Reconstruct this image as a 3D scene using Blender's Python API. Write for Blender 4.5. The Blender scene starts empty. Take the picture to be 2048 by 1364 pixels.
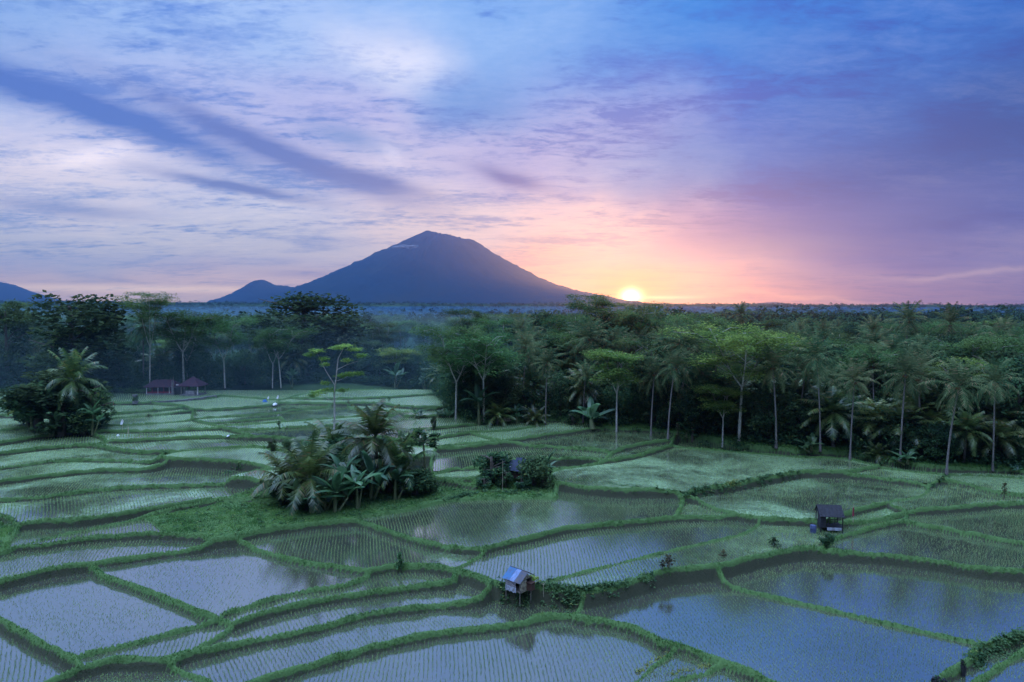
import bpy, math, random
import numpy as np
from mathutils import Vector, Matrix

random.seed(7)
RNG = np.random.default_rng(11)
S = bpy.context.scene
COL = S.collection
R = math.radians

# ------------------------------------------------------------------ camera
W0, H0 = 2048.0, 1364.0
LENS, SENS = 24.0, 36.0
F = W0 * LENS / SENS
HORIZON = 608.0
CAMZ = 25.0
PITCH = math.atan((H0 / 2 - HORIZON) / F)
cam_d = bpy.data.cameras.new('camera')
cam_d.lens = LENS; cam_d.sensor_width = SENS
cam_d.clip_start = 0.5; cam_d.clip_end = 60000
cam = bpy.data.objects.new('camera', cam_d); COL.objects.link(cam)
cam.location = (0, 0, CAMZ)
cam.rotation_euler = (math.pi / 2 - PITCH, 0, 0)
S.camera = cam
_cp, _sp = math.cos(PITCH), math.sin(PITCH)

def ray(u, v):
    x = (u - W0 / 2) / F; y = -(v - H0 / 2) / F
    return np.array([x, _cp + y * _sp, -_sp + y * _cp])

def unproj(u, v, z):
    d = ray(u, v); t = (z - CAMZ) / d[2]
    return d[0] * t, d[1] * t

def at_depth(u, v, dist):
    d = ray(u, v); t = dist / d[1]
    return d[0] * t, d[1] * t, CAMZ + d[2] * t

def project(x, y, z):
    dx, dy, dz = x, y, z - CAMZ
    yc = dy * _sp + dz * _cp; zc = dy * _cp - dz * _sp
    return W0 / 2 + F * dx / zc, H0 / 2 - F * yc / zc

# ------------------------------------------------------------------ view
S.view_settings.view_transform = 'Standard'
S.view_settings.look = 'None'
S.view_settings.exposure = 0.0
S.view_settings.gamma = 1.0
S.view_settings.use_curve_mapping = False
S.cycles.use_denoising = True
S.cycles.max_bounces = 5
S.cycles.diffuse_bounces = 2
S.cycles.glossy_bounces = 2
S.cycles.transmission_bounces = 2
S.cycles.volume_bounces = 0
S.cycles.transparent_max_bounces = 4
S.cycles.use_adaptive_sampling = True

def lin(c):
    out = []
    for v in c:
        v = v / 255.0
        out.append(v / 12.92 if v <= 0.04045 else ((v + 0.055) / 1.055) ** 2.4)
    return out

# ------------------------------------------------------------------ node helper
class NT:
    def __init__(s, nt): s.nt = nt
    def n(s, t, **kw):
        nd = s.nt.nodes.new(t)
        for k, v in kw.items(): setattr(nd, k, v)
        return nd
    def set(s, sock, v):
        if isinstance(v, bpy.types.NodeSocket): s.nt.links.new(v, sock)
        else: sock.default_value = v
    def m(s, op, a, b=None, c=None, clamp=False):
        nd = s.n('ShaderNodeMath', operation=op); nd.use_clamp = clamp
        s.set(nd.inputs[0], a)
        if b is not None: s.set(nd.inputs[1], b)
        if c is not None: s.set(nd.inputs[2], c)
        return nd.outputs[0]
    def vm(s, op, a, b=None, sc=None):
        nd = s.n('ShaderNodeVectorMath', operation=op)
        s.set(nd.inputs[0], a)
        if b is not None: s.set(nd.inputs[1], b)
        if sc is not None: s.set(nd.inputs['Scale'], sc)
        return nd.outputs[0]
    def comb(s, x, y, z):
        nd = s.n('ShaderNodeCombineXYZ')
        for i, v in enumerate((x, y, z)): s.set(nd.inputs[i], v)
        return nd.outputs[0]
    def mix(s, f, a, b, mode='MIX'):
        nd = s.n('ShaderNodeMix', data_type='RGBA', blend_type=mode)
        s.set(nd.inputs[0], f); s.set(nd.inputs[6], a); s.set(nd.inputs[7], b)
        return nd.outputs[2]
    def noise(s, vec, scale, detail=2, rough=0.5, dist=0.0, col=False):
        nd = s.n('ShaderNodeTexNoise')
        if vec is not None: s.set(nd.inputs['Vector'], vec)
        nd.inputs['Scale'].default_value = scale; nd.inputs['Detail'].default_value = detail
        nd.inputs['Roughness'].default_value = rough; nd.inputs['Distortion'].default_value = dist
        return nd.outputs[1 if col else 0]
    def ss(s, x, lo, hi):
        nd = s.n('ShaderNodeMapRange', interpolation_type='SMOOTHSTEP')
        s.set(nd.inputs[0], x); nd.inputs[1].default_value = lo; nd.inputs[2].default_value = hi
        return nd.outputs[0]

# ------------------------------------------------------------------ sun direction
SUN_U, SUN_V = 1262.0, 593.0
sd = ray(SUN_U, SUN_V); sd = sd / np.linalg.norm(sd)
SUN_AZ = math.atan2(sd[0], sd[1]); SUN_EL = math.asin(sd[2])

def azel(u, v):
    d = ray(u, v); d = d / np.linalg.norm(d)
    return math.atan2(d[0], d[1]), math.asin(d[2])

# ------------------------------------------------------------------ world sky
world = bpy.data.worlds.new('World'); S.world = world; world.use_nodes = True
wt = world.node_tree; wt.nodes.clear(); N = NT(wt)
tc = N.n('ShaderNodeTexCoord').outputs['Generated']
sep = N.n('ShaderNodeSeparateXYZ'); wt.links.new(tc, sep.inputs[0])
dx, dy, dz = sep.outputs
az = N.m('ARCTAN2', dx, dy)
el = N.m('ARCSINE', dz)
azel_v = N.comb(az, el, 0.0)
# cloud sheet coordinates: where the view ray meets a flat layer overhead
den = N.m('ADD', N.m('MAXIMUM', dz, 0.0), 0.10)
pl = N.comb(N.m('DIVIDE', dx, den), N.m('DIVIDE', dy, den), 0.0)
# rotate and stretch so the streaks run from upper left to lower right
def stretch(ang, sx, sy, off=0.0):
    mp = N.n('ShaderNodeMapping'); wt.links.new(pl, mp.inputs[0])
    mp.inputs['Rotation'].default_value = (0, 0, R(ang)); mp.inputs['Scale'].default_value = (sx, sy, 1)
    mp.inputs['Location'].default_value = (off, off * 0.7, 0)
    return mp.outputs[0]
n_big = N.noise(stretch(24, 0.6, 1.0), 1.9, 7, 0.60, 0.4)
n_fin = N.noise(stretch(-8, 0.75, 1.35, 3.1), 7.5, 7, 0.66, 0.5)
n_wisp = N.noise(stretch(18, 0.6, 1.8, 7.7), 4.5, 7, 0.64, 0.8)
# warp of the direction used for the colour field
wcol = N.noise(azel_v, 5.0, 4, 0.55, 0.0, col=True)
warp = N.vm('SCALE', N.vm('SUBTRACT', wcol, (0.5, 0.5, 0.5)), sc=0.17)
wv = N.vm('ADD', azel_v, N.vm('MULTIPLY', warp, (1.0, 0.55, 0.0)))
wsep = N.n('ShaderNodeSeparateXYZ'); wt.links.new(wv, wsep.inputs[0])
wa, we = wsep.outputs[0], wsep.outputs[1]

def gauss(u, v, su, sv, ang=0.0, a=None, e=None):
    a = wa if a is None else a; e = we if e is None else e
    a0, e0 = azel(u, v); su /= F; sv /= F
    c, s_ = math.cos(R(ang)), math.sin(R(ang))
    da = N.m('SUBTRACT', a, a0); de = N.m('SUBTRACT', e, e0)
    # ang is measured clockwise on the picture (down to the right)
    p = N.m('MULTIPLY', N.m('MULTIPLY_ADD', da, c, N.m('MULTIPLY', de, -s_)), 1 / su)
    q = N.m('MULTIPLY', N.m('MULTIPLY_ADD', da, s_, N.m('MULTIPLY', de, c)), 1 / sv)
    r2 = N.m('MULTIPLY_ADD', p, p, N.m('MULTIPLY', q, q))
    return N.m('EXPONENT', N.m('MULTIPLY', r2, -1.0))

CTRL = [  # u, v, colour, su, sv
    (60, 30, (150, 172, 222), 260, 110), (430, 60, (180, 196, 236), 230, 90), (770, 115, (222, 220, 238), 105, 40),
    (1040, 60, (150, 178, 232), 220, 100), (1400, 90, (92, 138, 220), 240, 110), (1820, 60, (44, 98, 205), 260, 110),
    (2040, 220, (2, 46, 150), 170, 110), (200, 200, (186, 190, 228), 240, 80), (520, 220, (190, 184, 222), 200, 60),
    (970, 215, (118, 148, 212), 90, 60), (1250, 230, (170, 172, 220), 200, 70), (1600, 240, (28, 84, 195), 230, 90),
    (90, 330, (226, 216, 232), 200, 60), (420, 400, (204, 204, 232), 230, 60), (770, 330, (206, 198, 226), 120, 50),
    (1050, 330, (186, 180, 220), 160, 60), (1340, 340, (130, 158, 218), 150, 60), (1700, 380, (14, 42, 165), 250, 60),
    (1980, 360, (10, 44, 160), 150, 70), (130, 480, (196, 198, 228), 260, 45), (520, 490, (200, 200, 228), 220, 45),
    (880, 440, (226, 212, 226), 150, 40), (1180, 450, (228, 202, 210), 170, 45), (1480, 470, (140, 134, 200), 150, 45),
    (1750, 470, (74, 82, 176), 160, 40), (2000, 480, (158, 152, 204), 140, 40), (120, 565, (236, 214, 216), 260, 28),
    (480, 560, (216, 200, 218), 220, 28), (1110, 530, (240, 196, 176), 110, 40), (1400, 545, (232, 184, 176), 120, 40),
    (1700, 560, (158, 148, 200), 170, 35), (2000, 570, (172, 158, 204), 170, 35), (1260, 555, (255, 182, 95), 75, 35),
    (1500, 600, (230, 178, 176), 120, 22), (1900, 610, (172, 152, 194), 200, 22),
]
acc = None; wsum = None
for (u, v, c, su, sv) in CTRL:
    g = gauss(u, v, su, sv)
    lc = lin(c)
    term = N.vm('SCALE', tuple(lc), sc=g)
    acc = term if acc is None else N.vm('ADD', acc, term)
    wsum = g if wsum is None else N.m('ADD', wsum, g)
# everything not covered (behind and above the camera): soft blue-violet dawn
base_w = 0.015
acc = N.vm('ADD', acc, tuple(base_w * k for k in lin((150, 170, 222))))
wsum = N.m('ADD', wsum, base_w)
field = N.vm('SCALE', acc, sc=N.m('DIVIDE', 1.0, wsum))
fs = N.n('ShaderNodeSeparateXYZ'); wt.links.new(field, fs.inputs[0])
lum = N.m('MULTIPLY_ADD', fs.outputs[0], 0.3, N.m('MULTIPLY_ADD', fs.outputs[1], 0.6, N.m('MULTIPLY', fs.outputs[2], 0.1)))
field = N.vm('SCALE', field, sc=N.m('POWER', N.m('DIVIDE', lum, 0.48), 0.12))
hs = N.n('ShaderNodeHueSaturation'); wt.links.new(field, hs.inputs['Color']); hs.inputs['Saturation'].default_value = 1.22; hs.inputs['Hue'].default_value = 0.492
field = hs.outputs[0]
# cloud relief: shadowed bellies and lit edges
n_mic = N.noise(stretch(-20, 0.9, 1.5, 5.3), 21.0, 5, 0.65, 0.3)
relief = N.m('ADD', N.m('MULTIPLY', N.m('SUBTRACT', n_mic, 0.5), 0.95), N.m('ADD', N.m('MULTIPLY', N.m('SUBTRACT', n_big, 0.5), 3.1), N.m('MULTIPLY', N.m('MULTIPLY', N.m('SUBTRACT', n_fin, 0.5), 3.6), N.ss(N.noise(stretch(40, 1, 1, 9.0), 0.9, 3), 0.35, 0.62))))
# calmer close to the horizon
calm = N.ss(el, -0.01, 0.16)
relief = N.m('MULTIPLY', relief, N.m('MULTIPLY_ADD', calm, 0.5, 0.5))
dark = N.m('MULTIPLY', N.m('MAXIMUM', N.m('MULTIPLY', relief, -1.0), 0.0), 1.9, clamp=True)
lite = N.m('MULTIPLY', N.m('MAXIMUM', relief, 0.0), 1.25, clamp=True)
c1 = N.mix(dark, field, N.vm('MULTIPLY', field, (0.36, 0.50, 0.80)))
c2 = N.mix(lite, c1, N.vm('ADD', N.vm('MULTIPLY', c1, (1.15, 1.10, 1.02)), (0.07, 0.055, 0.045)))
# long slate bands
bv = N.vm('ADD', azel_v, N.vm('MULTIPLY', warp, (0.3, 0.14, 0.0)))
bsep = N.n('ShaderNodeSeparateXYZ'); wt.links.new(bv, bsep.inputs[0])
def band(col, cur, k, *a):
    g = gauss(*a, a=bsep.outputs[0], e=bsep.outputs[1])
    return N.mix(N.m('MULTIPLY', N.m('MULTIPLY', g, k), N.m('MULTIPLY_ADD', n_wisp, 0.9, 0.55), clamp=True), cur, tuple(lin(col)) + (1,))
c3 = c2
c3 = band((70, 98, 182), c3, 1.2, 150, 205, 330, 28, 15.5)
c3 = band((88, 102, 176), c3, 1.2, 560, 305, 260, 22, 18.5)
c3 = band((96, 104, 172), c3, 1.2, 740, 362, 110, 14, 12)
c3 = band((98, 110, 178), c3, 1.2, 470, 373, 130, 10, 7)
c3 = band((92, 128, 196), c3, 0.8, 700, 280, 90, 22, 10)
c3 = band((92, 96, 170), c3, 1.1, 1020, 358, 70, 14, 14)
c3 = band((120, 132, 192), c3, 0.7, 130, 412, 130, 12, 2)
c3 = band((70, 80, 170), c3, 0.8, 1700, 430, 330, 38, -6)
c3 = band((120, 120, 180), c3, 0.7, 1450, 505, 220, 22, -3)
c3 = band((150, 150, 200), c3, 0.7, 640, 548, 120, 8, 0)
def glow(col, cur, k, *a, **kw):
    g = gauss(*a, **kw)
    return N.vm('ADD', cur, N.vm('SCALE', tuple(lin(col)), sc=N.m('MULTIPLY', g, k)))
c3 = glow((255, 240, 215), c3, 0.10, 800, 122, 110, 32, 6)
c3 = glow((255, 236, 215), c3, 0.2, 772, 318, 40, 20, 20)
c3 = glow((255, 232, 215), c3, 0.35, 160, 308, 60, 14, -6)
c3 = glow((255, 232, 205), c3, 0.40, 250, 577, 330, 6, 0, a=az, e=el)
c3 = glow((255, 205, 165), c3, 0.25, 1800, 603, 330, 5, 1)
c3 = glow((255, 225, 200), c3, 0.3, 1950, 535, 140, 5, -1)
# glow of the rising sun
# real atmosphere above and around
sky = N.n('ShaderNodeTexSky', sky_type='NISHITA'); sky.sun_disc = False
sky.sun_elevation = max(SUN_EL, R(1.0)); sky.sun_rotation = SUN_AZ
sky.air_density = 1.2; sky.dust_density = 1.0; sky.ozone_density = 2.0
nish = N.vm('SCALE', sky.outputs[0], sc=0.06)
ZEN_BOOST = 12.0  # overhead brightness added above the view to light the ground
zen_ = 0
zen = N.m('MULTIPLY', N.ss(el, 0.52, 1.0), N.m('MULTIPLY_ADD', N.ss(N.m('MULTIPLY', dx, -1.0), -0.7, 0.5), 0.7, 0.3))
c4 = N.vm('ADD', c3, nish)
# the low sky is seen through kilometres of air: it is that much brighter behind it
tau = N.m('MINIMUM', N.m('DIVIDE', 0.086, N.m('MAXIMUM', el, 0.03)), 1.3)
c4 = N.vm('MULTIPLY', c4, N.comb(N.m('EXPONENT', N.m('MULTIPLY', tau, 0.50)), N.m('EXPONENT', N.m('MULTIPLY', tau, 0.42)), N.m('EXPONENT', N.m('MULTIPLY', tau, -0.02))))
c4 = glow((255, 120, 50), c4, 0.60, SUN_U, SUN_V - 4, 66, 32, 0, a=az, e=el)
c4 = glow((255, 180, 60), c4, 1.1, SUN_U, SUN_V - 2, 30, 18, 0, a=az, e=el)
c4 = glow((255, 230, 170), c4, 14.0, SUN_U, SUN_V, 15, 12, 0, a=az, e=el)
c4 = glow((255, 225, 170), c4, 1.2, SUN_U + 60, SUN_V + 2, 60, 3.5, 0, a=az, e=el)
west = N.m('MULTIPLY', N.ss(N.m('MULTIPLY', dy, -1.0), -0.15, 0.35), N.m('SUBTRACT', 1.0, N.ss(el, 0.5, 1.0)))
zt_ = N.comb(N.m('MULTIPLY_ADD', zen, ZEN_BOOST * 1.18, 1.0), N.m('MULTIPLY_ADD', zen, ZEN_BOOST * 1.0, 1.0), N.m('MULTIPLY_ADD', zen, ZEN_BOOST * 0.80, 1.0))
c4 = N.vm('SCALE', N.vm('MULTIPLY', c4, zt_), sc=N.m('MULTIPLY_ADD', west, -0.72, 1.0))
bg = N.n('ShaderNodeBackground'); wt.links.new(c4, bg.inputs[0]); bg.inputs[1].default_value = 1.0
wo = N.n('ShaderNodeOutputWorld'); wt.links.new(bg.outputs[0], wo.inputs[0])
world.cycles.sampling_method = 'MANUAL'; world.cycles.sample_map_resolution = 512

sun_d = bpy.data.lights.new('sun', 'SUN'); sun_d.energy = 3.6; sun_d.angle = R(0.53); sun_d.color = (1.0, 0.20, 0.03)
sun = bpy.data.objects.new('sun', sun_d); COL.objects.link(sun)
sun.location = (0, 0, 400)
sun.rotation_euler = Vector(tuple(-sd)).to_track_quat('-Z', 'Y').to_euler()

# ------------------------------------------------------------------ mesh helpers
def mesh_np(name, V, tris=None, quads=None, mats=(), mat_idx=None, smooth=False):
    V = np.asarray(V, dtype=np.float32)
    me = bpy.data.meshes.new(name)
    me.vertices.add(len(V)); me.vertices.foreach_set('co', V.ravel())
    loops = []; starts = []; tot = 0; nf = 0
    if tris is not None and len(tris):
        t = np.asarray(tris, dtype=np.int32); loops.append(t.ravel()); starts.append(np.arange(len(t)) * 3); tot += t.size; nf += len(t)
    if quads is not None and len(quads):
        q = np.asarray(quads, dtype=np.int32); loops.append(q.ravel()); starts.append(tot + np.arange(len(q)) * 4); tot += q.size; nf += len(q)
    loops = np.concatenate(loops); starts = np.concatenate(starts)
    me.loops.add(tot); me.loops.foreach_set('vertex_index', loops.astype(np.int32))
    me.polygons.add(nf); me.polygons.foreach_set('loop_start', starts.astype(np.int32))
    for m_ in mats: me.materials.append(m_)
    if mat_idx is not None: me.polygons.foreach_set('material_index', np.asarray(mat_idx, dtype=np.int32))
    me.polygons.foreach_set('use_smooth', np.full(nf, smooth, dtype=bool))
    me.update(calc_edges=True)
    return me

def link(name, me, parent=None, loc=None):
    o = bpy.data.objects.new(name, me); COL.objects.link(o)
    if parent is not None: o.parent = parent
    if loc is not None: o.location = loc
    return o

def tag(o, label=None, cat=None, group=None, kind=None):
    if label: o['label'] = label
    if cat: o['category'] = cat
    if group: o['group'] = group
    if kind: o['kind'] = kind
    return o

def empty(name, loc, rz=0.0, sc=1.0, tilt=(0, 0)):
    o = bpy.data.objects.new(name, None); COL.objects.link(o)
    o.empty_display_size = 0.3
    o.location = loc; o.rotation_euler = (tilt[0], tilt[1], rz)
    o.scale = (sc, sc, sc) if not isinstance(sc, tuple) else sc
    return o

class MB:
    """collects quads/tris of one mesh"""
    def __init__(s): s.V = []; s.T = []; s.Q = []; s.n = 0; s.ti = []; s.qi = []
    def add(s, V, tris=None, quads=None, mi=0):
        V = np.asarray(V, dtype=float).reshape(-1, 3)
        if tris is not None and len(tris): s.T.append(np.asarray(tris) + s.n); s.ti.append(np.full(len(tris), mi))
        if quads is not None and len(quads): s.Q.append(np.asarray(quads) + s.n); s.qi.append(np.full(len(quads), mi))
        s.V.append(V); s.n += len(V)
    def box(s, c, size, rz=0.0, mi=0, M=None):
        x, y, z = [k / 2 for k in size]
        P = np.array([[-x, -y, -z], [x, -y, -z], [x, y, -z], [-x, y, -z], [-x, -y, z], [x, -y, z], [x, y, z], [-x, y, z]])
        cc, ss_ = math.cos(rz), math.sin(rz)
        P = np.stack([P[:, 0] * cc - P[:, 1] * ss_, P[:, 0] * ss_ + P[:, 1] * cc, P[:, 2]], 1) + np.asarray(c)
        s.add(P, quads=[[0, 3, 2, 1], [4, 5, 6, 7], [0, 1, 5, 4], [1, 2, 6, 5], [2, 3, 7, 6], [3, 0, 4, 7]], mi=mi)
    def tube(s, pts, rad, sides=7, cap=True, mi=0):
        pts = np.asarray(pts, dtype=float); n = len(pts)
        rad = np.broadcast_to(np.asarray(rad, dtype=float), (n,))
        tg = np.gradient(pts, axis=0); tg /= np.linalg.norm(tg, axis=1)[:, None] + 1e-9
        ref = np.array([1.0, 0, 0]) if abs(tg[0][0]) < 0.8 else np.array([0, 1.0, 0])
        a = np.arange(sides) / sides * 2 * np.pi; V = []
        for i in range(n):
            u_ = np.cross(tg[i], ref); u_ /= np.linalg.norm(u_) + 1e-9; w_ = np.cross(tg[i], u_)
            V.append(pts[i] + rad[i] * (np.cos(a)[:, None] * u_ + np.sin(a)[:, None] * w_))
        V = np.concatenate(V); Q = []
        for i in range(n - 1):
            for j in range(sides):
                k = (j + 1) % sides
                Q.append([i * sides + j, i * sides + k, (i + 1) * sides + k, (i + 1) * sides + j])
        T = []
        if cap:
            V = np.vstack([V, pts[-1] + tg[-1] * rad[-1] * 0.3]); e = len(V) - 1
            T = [[(n - 1) * sides + j, (n - 1) * sides + (j + 1) % sides, e] for j in range(sides)]
        s.add(V, tris=T, quads=Q, mi=mi)
    def mesh(s, name, mats, smooth=False):
        V = np.concatenate(s.V)
        T = np.concatenate(s.T) if s.T else None; Q = np.concatenate(s.Q) if s.Q else None
        mi = np.concatenate(s.ti + s.qi)
        return mesh_np(name, V, T, Q, mats if isinstance(mats, (list, tuple)) else [mats], mi, smooth)

# ------------------------------------------------------------------ materials
MATS = {}
def mat(name):
    m_ = bpy.data.materials.new(name); m_.use_nodes = True; m_.node_tree.nodes.clear(); MATS[name] = m_
    return m_, NT(m_.node_tree)
def out(N_, sh): 
    o = N_.n('ShaderNodeOutputMaterial'); N_.nt.links.new(sh, o.inputs[0])

def leaf_mat(name, c_lo, c_hi, c_alt=None, alt=0.0, trans=0.35, gloss=0.0, obj_var=0.6, nscale=0.25):
    m_, n = mat(name)
    geo = n.n('ShaderNodeNewGeometry'); oi = n.n('ShaderNodeObjectInfo')
    ri = geo.outputs['Random Per Island']
    nz = n.noise(geo.outputs['Position'], nscale, 2)
    f = n.m('ADD', n.m('MULTIPLY', ri, 0.55), n.m('MULTIPLY', n.m('SUBTRACT', n.ss(nz, 0.35, 0.68), 0.25), 0.7), clamp=True)
    c = n.mix(f, tuple(c_lo) + (1,), tuple(c_hi) + (1,))
    if c_alt is not None:
        k = n.m('GREATER_THAN', n.m('FRACT', n.m('MULTIPLY', ri, 17.31)), 1 - alt)
        c = n.mix(k, c, tuple(c_alt) + (1,))
    hsv = n.n('ShaderNodeHueSaturation'); n.set(hsv.inputs['Color'], c)
    hsv.inputs['Saturation'].default_value = 0.86
    n.set(hsv.inputs['Hue'], n.m('MULTIPLY_ADD', oi.outputs['Random'], 0.06, 0.478))
    n.set(hsv.inputs['Value'], n.m('MULTIPLY_ADD', n.m('FRACT', n.m('MULTIPLY', oi.outputs['Random'], 7.77)), obj_var, 1 - obj_var / 2))
    d = n.n('ShaderNodeBsdfDiffuse'); n.set(d.inputs[0], hsv.outputs[0])
    t = n.n('ShaderNodeBsdfTranslucent'); n.set(t.inputs[0], hsv.outputs[0])
    mx = n.n('ShaderNodeMixShader'); mx.inputs[0].default_value = trans
    n.nt.links.new(d.outputs[0], mx.inputs[1]); n.nt.links.new(t.outputs[0], mx.inputs[2])
    sh = mx.outputs[0]
    if gloss > 0:
        g = n.n('ShaderNodeBsdfGlossy'); g.inputs['Roughness'].default_value = 0.35
        m2 = n.n('ShaderNodeMixShader'); m2.inputs[0].default_value = gloss
        n.nt.links.new(sh, m2.inputs[1]); n.nt.links.new(g.outputs[0], m2.inputs[2]); sh = m2.outputs[0]
    out(n, sh)
    return m_

def plain(name, col, rough=0.8, var=0.25, scale=3.0, spec=0.2, metallic=0.0, col2=None, stretch_=None):
    m_, n = mat(name)
    p = n.n('ShaderNodeBsdfPrincipled')
    tcn = n.n('ShaderNodeTexCoord').outputs['Object']
    if stretch_:
        mp = n.n('ShaderNodeMapping'); n.set(mp.inputs[0], tcn); mp.inputs['Scale'].default_value = stretch_; tcn = mp.outputs[0]
    nz = n.noise(tcn, scale, 5, 0.6)
    c2 = col2 if col2 is not None else tuple(k * (1 - var) for k in col)
    n.set(p.inputs['Base Color'], n.mix(n.ss(nz, 0.38, 0.66), tuple(col) + (1,), tuple(c2) + (1,)))
    p.inputs['Roughness'].default_value = rough; p.inputs['Metallic'].default_value = metallic
    p.inputs['Specular IOR Level'].default_value = spec
    out(n, p.outputs[0]); return m_

G_PALM = leaf_mat('palm_leaf', (0.028, 0.075, 0.024), (0.15, 0.185, 0.065), (0.22, 0.16, 0.07), 0.08, 0.35, 0.0)
G_YPALM = leaf_mat('young_palm_leaf', (0.025, 0.065, 0.015), (0.13, 0.18, 0.025), (0.18, 0.13, 0.03), 0.05, 0.35, 0.04)
G_ALB = leaf_mat('albizia_leaf', (0.040, 0.100, 0.025), (0.13, 0.21, 0.040), None, 0, 0.35)
G_ALBY = leaf_mat('bright_albizia_leaf', (0.08, 0.17, 0.02), (0.26, 0.36, 0.04), None, 0, 0.4)
G_BROAD = leaf_mat('broad_leaf', (0.020, 0.055, 0.024), (0.080, 0.140, 0.042), None, 0, 0.3, 0.0)
G_BUSH = leaf_mat('bush_leaf', (0.022, 0.065, 0.025), (0.080, 0.160, 0.050), (0.15, 0.20, 0.04), 0.05, 0.3, 0.0)
G_BAN = leaf_mat('banana_leaf', (0.030, 0.105, 0.045), (0.09, 0.20, 0.06), None, 0, 0.4, 0.03)
G_GRASS = leaf_mat('grass_blade', (0.045, 0.135, 0.022), (0.17, 0.31, 0.045), (0.20, 0.20, 0.06), 0.05, 0.35, 0, 0.0, 0.35)
G_RICE = leaf_mat('rice_blade', (0.09, 0.21, 0.06), (0.22, 0.37, 0.11), (0.24, 0.26, 0.09), 0.10, 0.4, 0, 0.0, 0.12)
G_DRY = leaf_mat('dry_flower', (0.14, 0.17, 0.03), (0.34, 0.40, 0.06), None, 0, 0.3)
G_REDLEAF = leaf_mat('reddish_leaf', (0.05, 0.045, 0.022), (0.12, 0.10, 0.04), None, 0, 0.3)
G_FAR = leaf_mat('far_leaf', (0.016, 0.040, 0.018), (0.055, 0.090, 0.030), None, 0, 0.2, 0, 0.0, 0.01)
M_PTRUNK = plain('palm_trunk', (0.20, 0.18, 0.17), col2=(0.08, 0.07, 0.065), scale=5, stretch_=(1, 1, 6))
M_ATRUNK = plain('pale_bark', (0.42, 0.40, 0.36), col2=(0.22, 0.21, 0.18), scale=4, stretch_=(2, 2, 0.8))
M_BTRUNK = plain('dark_bark', (0.09, 0.075, 0.06), scale=4)
M_NUT = plain('coconut', (0.17, 0.07, 0.03), scale=6)
M_BSTEM = plain('banana_stem', (0.13, 0.15, 0.07), scale=6)

# ------------------------------------------------------------------ paddies: seeds (u, v, level, rice density, seedling height, green film)
SEEDS = [
 (800,1330,0.0,.8,.22,.12),(700,1265,0.5,.8,.22,.08),(640,1235,1.0,.8,.24,.08),(800,1158,1.6,.95,.32,.20),(350,1150,1.9,.45,.16,.0),
 (700,1090,2.3,.95,.24,.28),(1000,1030,3.0,1.0,.24,.30),(1150,1100,2.3,.9,.22,.15),(1300,1125,2.3,1.2,.24,.40),
 (1400,1220,0.7,.75,.18,.06),(1850,1200,0.8,.7,.2,.10),(1900,1095,2.0,.9,.22,.28),(200,1220,1.4,.45,.16,.0),
 (300,1297,1.2,.8,.24,.10),(20,1320,0.5,.7,.2,.10),(280,1350,0.3,1.1,.36,.20),(480,1340,0.45,.9,.26,.08),(200,1095,2.4,.9,.24,.12),(450,1030,3.1,0,0,-1),
 (230,1055,3.1,1.0,.26,.35),(10,1075,2.8,0,0,-1),(200,1010,4.0,.8,.24,.50),(250,965,4.4,.9,.26,.50),(150,937,5.0,1.0,.26,.65),
 (150,908,5.4,1.0,.26,.65),(100,882,6.0,1.3,.26,.65),(340,885,6.0,1.2,.26,.60),(430,905,5.9,1.3,.26,.80),(350,866,6.5,1.3,.26,.75),(50,862,6.7,1.3,.26,.75),
 (300,853,7.0,1.3,.26,.75),(300,840,7.1,1.3,.26,.8),(300,829,7.3,1.3,.26,.8),(300,810,7.7,1.3,.26,.9),(240,795,8.3,1.3,.26,.9),(450,805,8.1,1.3,.26,.9),
 (560,778,8.9,1.3,.26,.95),(600,818,7.6,.9,.22,.55),(620,838,7.35,.9,.22,.55),(560,850,7.2,1.0,.22,.65),(600,865,6.9,.9,.22,.40),(560,882,6.4,1.2,.26,.75),
 (520,908,5.9,1.2,.26,.75),(800,783,8.5,1.3,.26,.9),(820,798,8.1,1.3,.26,.9),(760,820,7.5,1.1,.24,.7),(840,846,6.9,1.1,.24,.55),(1000,845,6.7,1.2,.26,.75),
 (860,868,6.4,1.2,.26,.7),(980,872,6.2,1.2,.26,.7),(1120,862,6.0,1.3,.26,.75),(940,880,5.9,1.2,.26,.7),(1150,882,5.5,.8,.24,.40),(1000,905,5.0,.8,.24,.36),(930,920,5.0,1.1,.26,.55),
 (1000,925,4.8,0,0,-1),(920,946,4.6,1.1,.26,.6),(1130,918,4.8,1.1,.26,.6),(700,960,4.2,0,0,-1),(1020,965,3.9,0,0,-1),(900,975,3.7,0,0,-1),
 (1400,940,4.3,.85,.24,.66),(1500,890,5.2,0,0,-1),(1650,990,3.2,.8,.22,.58),(1780,945,3.9,1.2,.26,.65),(1830,930,4.2,1.0,.24,.6),(1400,1018,2.8,1.2,.24,.5),
 (1580,1070,2.4,1.3,.26,.65),(1740,1022,2.7,1.3,.28,.7),(1900,985,3.3,.8,.24,.50),(2000,965,3.7,1.2,.26,.65),(1950,1040,2.5,1.0,.24,.35),
 (2030,1330,0.3,.7,.2,.05),(1360,1340,0.3,1.2,.3,.35),(20,800,8.4,1.3,.26,.8),(20,812,8.0,1.3,.26,.8),(20,845,7.2,1.3,.26,.8),
]
SEEDS = [(a, b, c * .72, d, e, f) for a, b, c, d, e, f in SEEDS]
SX = np.array([s[0] for s in SEEDS], float); SY = np.array([s[1] for s in SEEDS], float); SZ = np.array([s[2] for s in SEEDS], float)
def level_px(u, v):
    d2 = ((u - SX) * 0.45) ** 2 + (v - SY) ** 2 + 9
    w = 1 / d2 ** 2
    return float((w * SZ).sum() / w.sum())

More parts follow.
